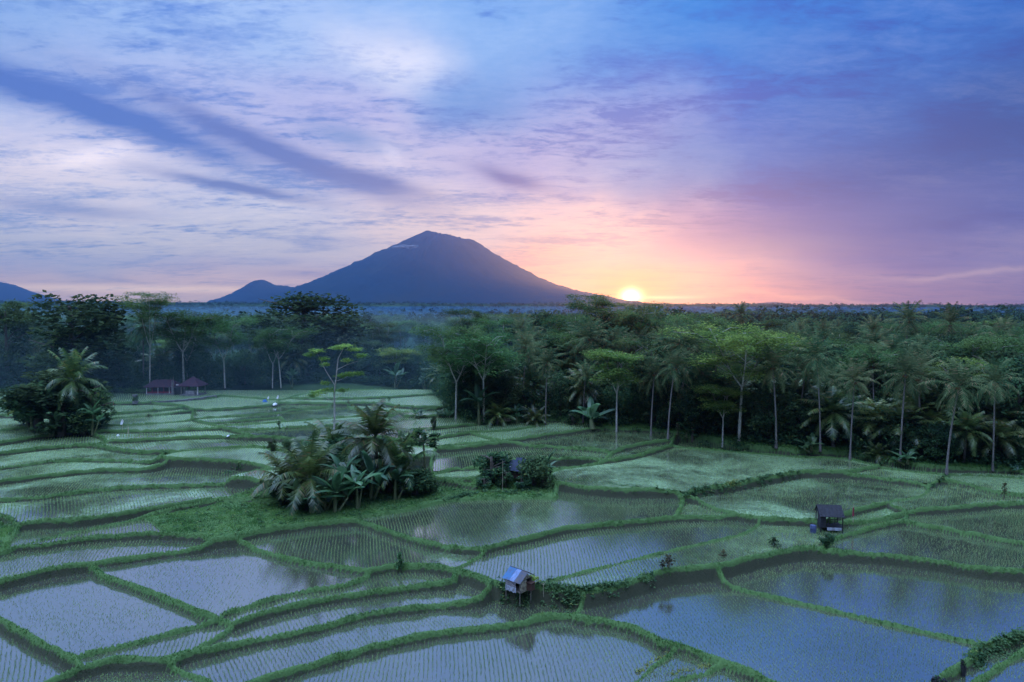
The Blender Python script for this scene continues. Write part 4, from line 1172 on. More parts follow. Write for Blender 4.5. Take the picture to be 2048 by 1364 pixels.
# leafy posts and little shrubs standing on the bunds
def scare_plant(u, vb, vt, label, mt=G_REDLEAF, wd=.22, dens=90, name='bund_shrub', cat='shrub', group=None):
    x, y, z = ground_px(u, vb); d = ray(u, vt); h = max(CAMZ + d[2] / d[1] * y - z, .4)
    o = tag(empty(name, (x, y, z - .03)), label, cat, group)
    tr = MB(); tr.tube([(0, 0, 0), (.03, .02, h * .5), (0, 0, h * .95)], [.05, .035, .02], 6); link('stem', tr.mesh('stem', M_BTRUNK, True), o)
    r_ = np.random.default_rng(int(u)); P = np.stack([r_.normal(0, wd * .6, dens), r_.normal(0, wd * .6, dens), r_.uniform(h * .35, h, dens)], 1)
    P[:, :2] *= np.sin(np.clip((P[:, 2:3] / h), 0, 1) * 3.0) + .25
    V, Q = cards(P, .14, .2, 1.2, int(u)); link('leaves', mesh_np('leaves', V, None, Q, [mt]), o); return o
scare_plant(800, 1150, 1104, 'tall narrow dark leafy post on the bund left of the blue roofed hut', G_BROAD, .20, 150)
scare_plant(1338, 1140, 1110, 'brownish shrub on the long bund, taller of the close pair', G_REDLEAF, .35, 70)
scare_plant(1324, 1142, 1120, 'thin shrub on the long bund, smaller of the close pair', G_REDLEAF, .2, 40)
scare_plant(1447, 1120, 1098, 'single thin shrub on the long bund midway to the dark hut', G_REDLEAF, .2, 40)
scare_plant(1548, 1098, 1074, 'dark brown shrub on the long bund nearest the dark hut', G_BROAD, .4, 90)
scare_plant(1355, 886, 846, 'leafy brown post at the bund corner before the forest', G_REDLEAF, .3, 80)
scare_plant(2008, 1002, 966, 'reddish leafy post on the right bund', G_REDLEAF, .3, 70)
scare_plant(558, 866, 841, 'dark leafy post with pale top in the far left fields', G_BROAD, .3, 80)
scare_plant(390, 838, 818, 'dark leafy post at the bund crossing in the left fields', G_BROAD, .3, 70)
scare_plant(298, 838, 828, 'small brown shrub on a thin left bund', G_REDLEAF, .25, 40)
scare_plant(778, 806, 792, 'tiny dark shrub on the far bund above the tree island', G_BROAD, .3, 50)
scare_plant(368, 820, 812, 'little bush at the end of the dark bank below the pavilions', G_BUSH, .5, 60)
scare_plant(697, 812, 800, 'little shrub beside the lone tree on the far bund', G_REDLEAF, .3, 40)
scare_plant(1066, 1172, 1152, 'yellow green shrub at the right wall of the blue roofed hut', G_ALBY, .4, 90)

# ------------------------------------------------------------------ the forest behind: individual trees
edge_fn = lambda x: float(np.interp(x, ex[o_], ey[o_]))
def forest_rows():
    r_ = np.random.default_rng(21); placed = list(OCC); n_ = {'palm': 0, 'albizia': 0, 'broad': 0}
    LAB = {
     ('palm', 0): ('one of the coconut palms crowded in the left forest', 'palms of the left forest'),
     ('palm', 1): ('one of the coconut palms crowded in the middle forest', 'palms of the middle forest'),
     ('palm', 2): ('one of the coconut palms crowded in the right forest', 'palms of the right forest'),
     ('albizia', 0): ('one of the flat crowned albizia trees filling the left forest', 'albizia trees of the left forest'),
     ('albizia', 1): ('one of the flat crowned albizia trees filling the middle forest', 'albizia trees of the middle forest'),
     ('albizia', 2): ('one of the flat crowned albizia trees filling the right forest', 'albizia trees of the right forest'),
     ('broad', 0): ('one of the dark rounded trees filling the left forest', 'rounded trees of the left forest'),
     ('broad', 1): ('one of the dark rounded trees filling the middle forest', 'rounded trees of the middle forest'),
     ('broad', 2): ('one of the dark rounded trees filling the right forest', 'rounded trees of the right forest')}
    tries = 0; tot = 0
    while tot < 600 and tries < 26000:
        tries += 1
        q = r_.random(); u = r_.uniform(-60, 2110)
        y = 95 + 245 * q ** 1.25
        x = (u - 1024) / F * y
        e = edge_fn(x)
        if y < e + 2.5: continue
        back = y - e
        sep_ = (2.6 if u < 1000 else 3.0) + back * .013
        if any((x - a) ** 2 + (y - b) ** 2 < (sep_ + c * .3) ** 2 for a, b, c in placed): continue
        zone = 0 if u < 900 else (1 if u < 1400 else 2)
        pr = [(.18, .45), (.38, .38), (.66, .16)][zone]
        if back > 45: pr = (pr[0] * .45, pr[1] * 1.1)
        k = r_.random(); kind = 'palm' if k < pr[0] else ('albizia' if k < pr[0] + pr[1] else 'broad')
        # skyline of the near forest, read along the picture
        sky_v = np.interp(u, [-50, 100, 250, 400, 550, 700, 850, 1000, 1150, 1300, 1450, 1600, 1750, 1900, 2100], [634, 636, 640, 634, 632, 634, 640, 642, 634, 634, 648, 674, 668, 660, 660])
        g = ground_h(x, y)
        vt = sky_v + max(0, 30 - back * .6) * (1.0 if zone < 2 else 1.5) + r_.normal(10, 16) - min(back, 200) * .05
        if y > 230: vt = r_.uniform(626, 655) if u < 1100 else r_.uniform(636, 664)
        zt = CAMZ + ray(u, vt)[2] / ray(u, vt)[1] * y
        h = zt - g
        h = min(max(h, 7.5), 20 if kind != 'palm' else 19)
        if kind == 'palm': key = ('palm', int(r_.integers(0, 6)))
        elif kind == 'albizia': key = (('albizia', int(r_.integers(0, 4))) if r_.random() < .85 else ('bright', int(r_.integers(0, 2))))
        else: key = ('broad', int(r_.integers(0, 4)))
        lb, gp = LAB[kind, zone]
        plant(key, x, y, h, lb, gp, r_.uniform(0, 6.28), g - .1, wide=r_.uniform(.9, 1.2) * (13.5 / h if kind != 'palm' else 15 / h) ** .35)
        placed.append((x, y, 1.0)); tot += 1; n_[kind] += 1
    # low growth between the front trunks
    low = 0; tries = 0; pl2 = []
    while low < 230 and tries < 9000:
        tries += 1; u = r_.uniform(-40, 2090); y = r_.uniform(88, 190); x = (u - 1024) / F * y; e = edge_fn(x); back = y - e
        if back < 1.5 or back > 26 or (u < 430 and u > 250 and back < 9): continue
        if any((x - a) ** 2 + (y - b) ** 2 < 5.5 for a, b in pl2): continue
        zone = 0 if u < 900 else (1 if u < 1400 else 2); k = r_.random()
        nm = ['left', 'middle', 'right'][zone]
        if k < (.12, .25, .34)[zone]: key = ('palm', 8); lb = 'one of the short young palms under the tall trees of the %s forest' % nm; gp = 'young palms of the %s forest' % nm; h = r_.uniform(5, 9.5)
        elif k < .55: key = ('cone', 1); lb = 'one of the low leafy trees between the front trunks of the %s forest' % nm; gp = 'low leafy trees of the %s forest' % nm; h = r_.uniform(5, 10)
        else: key = ('low', int(r_.integers(0, 2))); lb = 'one of the low dark trees between the front trunks of the %s forest' % nm; gp = 'low dark trees of the %s forest' % nm; h = r_.uniform(4.5, 10)
        g = ground_h(x, y); plant(key, x, y, h, lb, gp, r_.uniform(0, 6.28), g - .1, wide=r_.uniform(.95, 1.35)); pl2.append((x, y)); low += 1
    print('forest trees', tot, n_, tries, low)
forest_rows()

# ------------------------------------------------------------------ undergrowth at the forest foot (uncountable)
def undergrowth():
    r_ = np.random.default_rng(5); C = []; Rr = []; K = []
    for k in range(1700):
        u = 0
        # along the edge
        i = r_.integers(0, len(edge_w)); x, ye = edge_w[i] + r_.normal(0, .8, 2)
        if abs(x) > .8 * ye + 6: continue
        bk = abs(r_.normal(0, 1)) * 3.5 + .6 if k % 2 else r_.uniform(4, 34)
        y = ye + bk; s_ = r_.uniform(.6, 1.7) if bk < 3 else r_.uniform(1.4, 3.2)
        C.append((x, y, ground_h(x, y) + s_ * (.5 if bk < 3 else r_.uniform(.5, 1.9)))); Rr.append((s_, s_, s_ * .9)); K.append(int(55 * s_ ** 1.3))
    P = blob_points(C, Rr, K, 9, .4); V, Q = cards(P, .24, .35, 1.1, 8)
    tag(link('undergrowth', mesh_np('undergrowth', V, None, Q, [G_BUSH])), 'tangled dark undergrowth along the foot of the forest', 'undergrowth', kind='stuff')
undergrowth()

# ------------------------------------------------------------------ far forest to the horizon (one mass)
def canopy(x, y):
    b = np.interp(y, [300, 450, 800, 1300, 2000, 2800, 4300], [15, 14, 12, 15, 23, 30, 22])
    return b - x * .0035 * np.clip(y / 2500, 0, 1.4) + 11.0 * (vnoise(x, y, 230, 31) - .5) * np.clip(y / 900, .3, 1.2) + 3 * (vnoise(x, y, 70, 32) - .5)
def far_forest():
    r_ = np.random.default_rng(8)
    ysf = np.geomspace(335, 4300, 120); tf = np.linspace(-.86, .86, 340)
    Y, Tt = np.meshgrid(ysf, tf, indexing='ij'); X = Y * Tt
    Z = canopy(X, Y) - 5.5 + 3.0 * (vnoise(X, Y, 11, 33) - .5) + 2.5 * (vnoise(X, Y, 23, 35) - .5)
    Z[0] -= 8
    V1 = np.stack([X, Y, Z], -1).reshape(-1, 3); nn_ = len(tf)
    jj_, ii_ = np.meshgrid(np.arange(len(ysf) - 1), np.arange(nn_ - 1), indexing='ij'); b = (jj_ * nn_ + ii_).ravel()
    Q1 = np.stack([b, b + 1, b + nn_ + 1, b + nn_], 1)
    n_t = 9000; y = 320 * (4200 / 320) ** (r_.random(n_t) ** .8); x = y * r_.uniform(-.84, .84, n_t)
    z = canopy(x, y) + r_.normal(0, 1.1, n_t) + (r_.random(n_t) < .10) * r_.uniform(1, 7, n_t)
    s_ = r_.uniform(2.6, 5.0, n_t) * np.clip(y / 1500, .8, 1.35)
    k = 26; d = r_.normal(size=(n_t, k, 3)); d /= np.linalg.norm(d, axis=2)[..., None]; d[..., 2] *= .62
    P = (np.stack([x, y, z - s_ * .6], 1)[:, None, :] + d * s_[:, None, None] * r_.uniform(.6, 1, (n_t, k, 1))).reshape(-1, 3)
    V2, Q2 = cards(P, np.repeat(s_ * .34, k), .35, 1.3, 4)
    # distant palm crowns
    n_p = 420; yp = 330 * (1500 / 330) ** r_.random(n_p); xp = yp * r_.uniform(-.8, .8, n_p)
    sel = r_.random(n_p) < np.where(xp > 0, 1.0, .4); xp = xp[sel]; yp = yp[sel]; zp = canopy(xp, yp) + r_.uniform(.5, 3.2, len(xp))
    V3 = []; T3 = []; c = 0
    for a, b_, cz in zip(xp, yp, zp):
        for f in range(9):
            an = f * .7 + a; e = .9 - .25 * (f % 4)
            h1 = np.array([math.cos(an), math.sin(an), 0]); p0 = np.array([a, b_, cz]); p1 = p0 + h1 * 1.6 + [0, 0, e * 1.3]; p2 = p0 + h1 * 3.4 + [0, 0, e * 1.3 - 1.3]
            sd_ = np.array([-h1[1], h1[0], 0]) * .55
            V3 += [p0, p1 + sd_, p1 - sd_, p2]; T3 += [[c, c + 1, c + 2], [c + 1, c + 3, c + 2]]; c += 4
        V3 += [p0 + [.12, 0, 0], p0 + [-.12, 0, 0], p0 + [0, 0, -9]]; T3 += [[c, c + 1, c + 2]]; c += 3
    Vn = np.concatenate([V1, V2, np.array(V3)]); Qn = np.concatenate([Q1, Q2 + len(V1)]); Tn = np.array(T3) + len(V1) + len(V2)
    tag(link('forest', mesh_np('forest', Vn, Tn, Qn, [G_FAR])), 'far-off hazy forest stretching to the horizon below the volcano', 'forest', kind='stuff')
far_forest()

# ------------------------------------------------------------------ rice seedlings
def rice():
    VV = []; r_ = np.random.default_rng(2)
    for k in range(1, NL + 1):
        if grn[k] < 0 or dens[k] <= 0 or INFO[k]['n'] < 30: continue
        jx, ix = np.nonzero(labf == k)
        x0, x1, y0, y1 = gx[ix.min()], gx[ix.max()] + GS, gy[jx.min()], gy[jx.max()] + GS
        ym = (y0 + y1) / 2
        sp_ = .30 if ym < 75 else (.32 if ym < 95 else .36); sp2 = sp_ * (.62 if ym < 75 else .9)
        a = r_.uniform(-.35, .35) + .25; ca, sa = math.cos(a), math.sin(a)
        cx, cy = (x0 + x1) / 2, (y0 + y1) / 2; rr = math.hypot(x1 - x0, y1 - y0) / 2
        g1 = np.arange(-rr, rr, sp_); g2 = np.arange(-rr, rr, sp2)
        A, Bq = np.meshgrid(g1, g2); A = A.ravel(); Bq = Bq.ravel()
        A = A + r_.normal(0, .022, A.shape) + .25 * np.sin(Bq * .22 + k); Bq = Bq + r_.normal(0, .04, Bq.shape)
        X = cx + A * ca - Bq * sa; Y = cy + A * sa + Bq * ca
        i = np.round((X - GX0) / GS).astype(int); j = np.round((Y - GY0) / GS).astype(int)
        ok = (i >= 0) & (i < NX) & (j >= 0) & (j < NY); X, Y, i, j = X[ok], Y[ok], i[ok], j[ok]
        ok = (labf[j, i] == k) & keep[j, i] & (Hh[j, i] < lev[k] + .02); X, Y = X[ok], Y[ok]
        pn = vnoise(X, Y, 5.5, k) * .55 + vnoise(X, Y, 1.6, k + 50) * .45
        ok = r_.random(len(X)) < np.clip(dens[k] * (.55 + .9 * pn), 0, 1); X, Y, pn = X[ok], Y[ok], pn[ok]
        n_ = len(X); 
        h = rh[k] * (.55 if ym > 80 else .85) * (.7 + .6 * r_.random(n_)) * (.75 + .5 * pn); wd = (.014 if ym < 75 else .024) * (1.0 + .5 * (dens[k] > 1))
        nb = 4
        for b in range(nb):
            an = r_.uniform(0, 6.28, n_); le = h * r_.uniform(.25, .8, n_)
            z = np.full(n_, lev[k] - .02)
            p = np.stack([X, Y, z], 1); sd_ = np.stack([-np.sin(an), np.cos(an), 0 * an], 1) * wd
            tip = p + np.stack([np.cos(an) * le, np.sin(an) * le, h], 1)
            VV.append(np.stack([p + sd_, p - sd_, tip], 1).reshape(-1, 3))
    V = np.concatenate(VV); print('rice tris', len(V) // 3)
    tag(link('rice_seedlings', mesh_np('rice_seedlings', V, np.arange(len(V)).reshape(-1, 3), None, [G_RICE])), 'rows of young green rice seedlings standing in the flooded paddies', 'rice', kind='stuff')
rice()

# ------------------------------------------------------------------ grass on the bunds and waste ground
def grass():
    r_ = np.random.default_rng(3); VV = []
    rim = forest & (YY < edge_y[None, :] + 7)
    jx, ix = np.nonzero(keep & (rim | (~forest & ((crestD < .14) | land) & (Hh > L + .04))))
    per = np.where(YY[jx, ix] < 75, 130, 70) * GS * GS
    per = per * np.where(land[jx, ix] & (crestD[jx, ix] > .42), .8, 1.0)
    cnt = r_.poisson(per); J = np.repeat(jx, cnt); I = np.repeat(ix, cnt)
    X = gx[I] + r_.uniform(-.5, .5, len(I)) * GS; Y = gy[J] + r_.uniform(-.5, .5, len(I)) * GS
    fi = (X - GX0) / GS; fj = (Y - GY0) / GS; i = fi.astype(int).clip(0, NX - 2); j = fj.astype(int).clip(0, NY - 2); a = fi - i; b = fj - j
    Z = (Hh[j, i] * (1 - a) + Hh[j, i + 1] * a) * (1 - b) + (Hh[j + 1, i] * (1 - a) + Hh[j + 1, i + 1] * a) * b
    far = Y > 75; ld = (land[J, I] & (crestD[J, I] > .42)) | forest[J, I]
    cl = vnoise(X, Y, 1.1, 44); cl2 = vnoise(X, Y, 6, 45)
    h = (.06 + .14 * cl * (.4 + cl2)) * np.where(ld, 1.6, 1.0) * np.where(forest[J, I], 1.5, 1.0) * r_.uniform(.6, 1.25, len(X)) * np.where(crestD[J, I] > .15, .8, 1.0)
    wd = np.where(far, .050, .030)
    for b_ in range(2):
        an = r_.uniform(0, 6.28, len(X)); le = h * r_.uniform(.3, 1.0, len(X))
        p = np.stack([X, Y, Z - .03], 1); sd_ = np.stack([-np.sin(an), np.cos(an), 0 * an], 1) * wd[:, None]
        tip = p + np.stack([np.cos(an) * le, np.sin(an) * le, h], 1)
        VV.append(np.stack([p + sd_, p - sd_, tip], 1).reshape(-1, 3))
    V = np.concatenate(VV); print('grass tris', len(V) // 3)
    tag(link('grass', mesh_np('grass', V, np.arange(len(V)).reshape(-1, 3), None, [G_GRASS])), 'long green grass covering the bunds between the paddies', 'grass', kind='stuff')
grass()

# weeds: leafy plants on the vegetable plot, banks and island floor
def weeds():
    r_ = np.random.default_rng(6); C = []; Rr = []; K = []
    jx, ix = np.nonzero(land & keep & ~forest); sel = r_.random(len(jx)) < .035
    for j, i in zip(jx[sel], ix[sel]):
        x, y = gx[i] + r_.uniform(-.15, .15), gy[j] + r_.uniform(-.15, .15); s_ = r_.uniform(.18, .42)
        C.append((x, y, Hh[j, i] + s_ * .4)); Rr.append((s_, s_, s_ * .6)); K.append(10)
    for poly, w_, n_ in (([(1366,997),(1399,986),(1449,971),(1499,960),(1536,955),(1600,949)], .5, 200), ([(1106,956),(1174,964),(1249,974),(1350,990)], .5, 130),
                        ([(1090,1170),(1110,1185),(1140,1190),(1169,1180)], .6, 160), ([(1169,1178),(1224,1168),(1300,1148)], .35, 90), ([(1000,1170),(1040,1185),(1060,1195)], .5, 90),
                        ([(880,1000),(950,986),(1040,984),(1100,976)], .5, 120), ([(600,1018),(700,1010),(800,996),(870,985)], .6, 120), ([(1860,972),(1890,955),(1900,950)], .4, 40),
                        ([(300,914),(330,910),(318,904)], .5, 50), ([(440,950),(480,938)], .5, 40), ([(1949,1340),(2000,1305),(2048,1275)], .6, 160)):
        W_ = [ground_px(*p_) for p_ in poly]
        for k in range(n_):
            t = r_.random() * (len(W_) - 1); i = int(t); f = t - i; p_ = [W_[i][q] * (1 - f) + W_[i + 1][q] * f for q in range(2)]
            x, y = p_[0] + r_.normal(0, w_ * .6), p_[1] + r_.normal(0, w_ * .6); s_ = r_.uniform(.15, .38)
            C.append((x, y, ground_h(x, y) + s_ * .4)); Rr.append((s_, s_, s_ * .8)); K.append(16)
    P = blob_points(C, Rr, K, 19, .3); V, Q = cards(P, .11, .5, 1.2, 18)
    tag(link('weeds', mesh_np('weeds', V, None, Q, [G_BUSH])), 'low leafy weeds and vegetable leaves on the plot and banks', 'weeds', kind='stuff')
weeds()
def yellow_flowers():
    r_ = np.random.default_rng(61); C = []
    for poly in ([(1336,1308),(1312,1322),(1289,1342),(1275,1352)], [(1419,1337),(1380,1345),(1340,1357)], [(1452,974),(1480,968)]):
        W_ = [ground_px(*p_) for p_ in poly]
        for k in range(170):
            t = r_.random() * (len(W_) - 1); i = int(t); f = t - i
            x = W_[i][0] * (1 - f) + W_[i + 1][0] * f + r_.normal(0, .14); y = W_[i][1] * (1 - f) + W_[i + 1][1] * f + r_.normal(0, .14)
            C.append((x, y, ground_h(x, y) + r_.uniform(.08, .38)))
    V, Q = cards(np.array(C), .09, .5, 1.2, 3)
    tag(link('yellow_flowers', mesh_np('yellow_flowers', V, None, Q, [G_DRY])), 'yellow flowering weeds lining the small corner bunds', 'flowers', kind='stuff')
yellow_flowers()

# ------------------------------------------------------------------ huts
M_BLUE = plain('blue_metal_sheet', (0.02, 0.10, 0.22), rough=0.5, col2=(0.04, 0.07, 0.13), scale=2, spec=.4, metallic=.2)
M_BLUEL = plain('pale_metal_sheet', (0.13, 0.20, 0.36), rough=0.45, col2=(0.08, 0.12, 0.22), scale=2, spec=.5, metallic=.2)
M_DMET = plain('dark_metal_sheet', (0.03, 0.04, 0.07), rough=0.5, col2=(0.06, 0.05, 0.05), scale=3, spec=.4)
M_BOARD = plain('weathered_board', (0.34, 0.30, 0.32), col2=(0.10, 0.08, 0.08), scale=3.5, stretch_=(1, 1, 5))
M_SACK = plain('pale_tarpaulin', (0.36, 0.38, 0.46), col2=(0.18, 0.17, 0.18), scale=3)
M_CREAM = plain('cream_board', (0.34, 0.31, 0.22), col2=(0.14, 0.11, 0.08), scale=3)
M_RUST = plain('rusty_board', (0.08, 0.04, 0.03), col2=(0.04, 0.025, 0.02), scale=4)
M_POST = plain('grey_timber', (0.16, 0.14, 0.12), col2=(0.08, 0.07, 0.06), scale=6)
M_BLACK = plain('blackened_timber', (0.018, 0.018, 0.022), col2=(0.03, 0.03, 0.035), scale=4)
M_NAVY = plain('dark_tiles', (0.012, 0.022, 0.050), col2=(0.025, 0.030, 0.045), scale=2.5, rough=.7)
M_TERRA = plain('dark_red_tiles', (0.055, 0.018, 0.03), col2=(0.03, 0.018, 0.035), scale=2.0)
M_RED = plain('red_paint', (0.22, 0.03, 0.05), scale=2)
M_WHITE = plain('white_plaster', (0.62, 0.56, 0.58), col2=(0.40, 0.34, 0.38), scale=2)
M_STONE = plain('grey_stone', (0.20, 0.18, 0.19), col2=(0.10, 0.10, 0.11), scale=2)
M_CLOTH = plain('white_cloth', (0.75, 0.75, 0.78), scale=4)
M_BTARP = plain('blue_tarpaulin', (0.04, 0.14, 0.42), scale=3)
M_BAMBOO = plain('bamboo', (0.33, 0.29, 0.20), scale=5)
M_DRUM = plain('blue_grey_drum', (0.07, 0.09, 0.18), col2=(0.04, 0.05, 0.09), scale=3)

def sheet(mb, P, th=.03, mi=0, corr=0):
    """a roof sheet: four corners a b (low edge) c d (high edge), with corrugations"""
    a, b, c, d = [np.array(p_, float) for p_ in P]
    n_ = 24 if corr else 2; V = []
    nrm = np.cross(b - a, d - a); nrm /= np.linalg.norm(nrm)
    for i in range(n_ + 1):
        t = i / n_; w_ = nrm * (corr * math.sin(t * n_ * math.pi * .999 / 2 * 2 / 2) if corr else 0)
        V += [a + (b - a) * t + w_, d + (c - d) * t + w_, a + (b - a) * t + w_ - nrm * th, d + (c - d) * t + w_ - nrm * th]
    Q = []
    for i in range(n_):
        k = 4 * i; Q += [[k, k + 4, k + 5, k + 1], [k + 2, k + 3, k + 7, k + 6], [k, k + 2, k + 6, k + 4], [k + 1, k + 5, k + 7, k + 3]]
    Q += [[0, 1, 3, 2], [4 * n_, 4 * n_ + 2, 4 * n_ + 3, 4 * n_ + 1]]
    mb.add(V, quads=Q, mi=mi)

def boards(mb, x0, x1, z0, z1, y, axis='x', nb=7, mi=0, seed=0, rag=.0):
    """planks side by side on a wall plane"""
    r_ = np.random.default_rng(seed); hh = (z1 - z0) / nb
    for k in range(nb):
        a, b = x0 + r_.uniform(0, rag), x1 - r_.uniform(0, rag); zc = z0 + hh * (k + .5)
        if axis == 'x': mb.box(((a + b) / 2, y + r_.uniform(-.01, .01), zc), (b - a, .03, hh * .94), 0, mi)
        else: mb.box((y + r_.uniform(-.01, .01), (a + b) / 2, zc), (.03, b - a, hh * .94), 0, mi)

def blue_hut():
    x, y, z = ground_px(1037, 1198); 
    o = tag(empty('field_hut', (x, y, z), R(-42), .74), 'small stilted hut with a blue metal roof and patched pale walls in the middle foreground', 'hut')
    L_, D_ = 1.05, 0.95; zf, ze, zr = .95, 2.15, 2.95
    for sx, sy in ((-1, -1), (1, -1), (1, 1), (-1, 1)):
        b = MB(); b.tube([(sx * L_ * .96, sy * D_ * .96, -.5), (sx * L_, sy * D_, ze)], [.055, .05], 7); link('post', b.mesh('post', M_POST), o)
    b = MB(); b.box((0, 0, zf - .03), (2 * L_ + .1, 2 * D_ + .1, .06)); 
    for k in range(5): b.box((-L_ + .5 * k + .05, 0, zf - .09), (.06, 2 * D_ + .2, .06))
    link('floor', b.mesh('floor', M_POST), o)
    b = MB(); boards(b, -L_, L_ * .45, zf, ze - .05, -D_ - .02, 'x', 6, 0, 1, .05); link('front_wall', b.mesh('front_wall', M_BOARD), o)
    b = MB()   # ragged sacking patch hanging under the boards
    V = []; 
    r_ = np.random.default_rng(1)
    for i in range(9):
        t = i / 8; V += [(-L_ * .98 + t * 1.55, -D_ - .05 - .02 * (i % 2), zf + .38), (-L_ * .98 + t * 1.55, -D_ - .08 + .03 * (i % 2), zf - .12 - r_.uniform(0, .2))]
    b.add(V, quads=[[2 * i, 2 * i + 1, 2 * i + 3, 2 * i + 2] for i in range(8)]); link('sacking', b.mesh('sacking', M_SACK), o)
    b = MB(); boards(b, -D_, D_ * .2, zf - .15, ze - .1, L_ + .02, 'y', 4, 0, 4, .1); link('side_wall', b.mesh('side_wall', M_CREAM), o)
    b = MB(); b.add([(L_ + .01, -D_, ze - .05), (L_ + .01, D_ * .9, ze - .05), (L_ + .01, .12, zr - .08), (L_ - .02, -D_, ze - .05), (L_ - .02, D_ * .9, ze - .05), (L_ - .02, .12, zr - .08)], tris=[[0, 1, 2], [3, 5, 4]], quads=[[0, 3, 4, 1], [1, 4, 5, 2], [2, 5, 3, 0]])
    link('gable', b.mesh('gable', M_CREAM), o)
    b = MB(); boards(b, -L_, L_, zf, ze, D_ + .02, 'x', 6, 0, 7, .05); boards(b, -D_, D_, zf, ze, -L_ - .02, 'y', 6, 0, 8, .05); link('back_wall', b.mesh('back_wall', M_POST), o)
    ov = .28
    def sl(t0, t1): 
        xa, xb = -L_ - ov + (2 * L_ + 2 * ov) * t0, -L_ - ov + (2 * L_ + 2 * ov) * t1
        return [(xa, -D_ - .3, ze - .12), (xb, -D_ - .3, ze - .12), (xb, .12, zr), (xa, .12, zr)]
    b = MB(); sheet(b, sl(0, .42), .02, 0, .012); link('roof_sheet', b.mesh('roof_sheet', M_BLUE), o)
    b = MB(); sheet(b, [tuple(np.array(p_) + [0, 0, .012]) for p_ in sl(.40, .66)], .02, 0, .012); rs = link('roof_sheet', b.mesh('roof_sheet', M_BLUEL), o); rs['label'] = 'pale silvery roof sheet'
    b = MB(); sheet(b, sl(.64, 1), .02, 0, .012); rs = link('roof_sheet', b.mesh('roof_sheet', M_DMET), o); rs['label'] = 'dark roof sheet'
    b = MB(); sheet(b, [(L_ + ov + .15, D_ + .35, ze + .1), (-L_ - ov, D_ + .35, ze + .1), (-L_ - ov, .14, zr + .02), (L_ + ov + .15, .14, zr + .02)], .02, 0, .012); link('roof_sheet', b.mesh('roof_sheet', M_DMET), o)
    b = MB(); b.tube([(-L_ - ov, .12, zr + .02), (L_ + ov, .12, zr + .02)], [.04, .04], 6); link('ridge', b.mesh('ridge', M_DMET), o)
    b = MB(); b.box((L_ + .35, .45, zf + .35), (.6, .7, .8)); b.box((L_ + .35, .45, zf + .8), (.75, .85, .05)); link('lean_to', b.mesh('lean_to', M_RUST), o)
    b = MB(); b.tube([(L_ + .62, .15, -.4), (L_ + .62, .15, zf)], [.04, .04], 6); link('prop', b.mesh('prop', M_POST), o)
blue_hut()

def forked_pole():
    x, y, z = ground_px(1087, 1196); o = tag(empty('forked_pole', (x, y, z)), 'thin pale forked pole standing in the weeds right of the blue roofed hut', 'pole')
    b = MB(); b.tube([(0, 0, -.2), (0, 0, 1.15)], [.03, .025], 6); b.tube([(0, 0, .95), (-.18, 0, 1.1)], [.02, .012], 5); b.tube([(0, 0, .95), (.2, 0, 1.2), (.1, 0, 1.3)], [.02, .015, .01], 5); link('stick', b.mesh('stick', M_BAMBOO), o)
forked_pole()

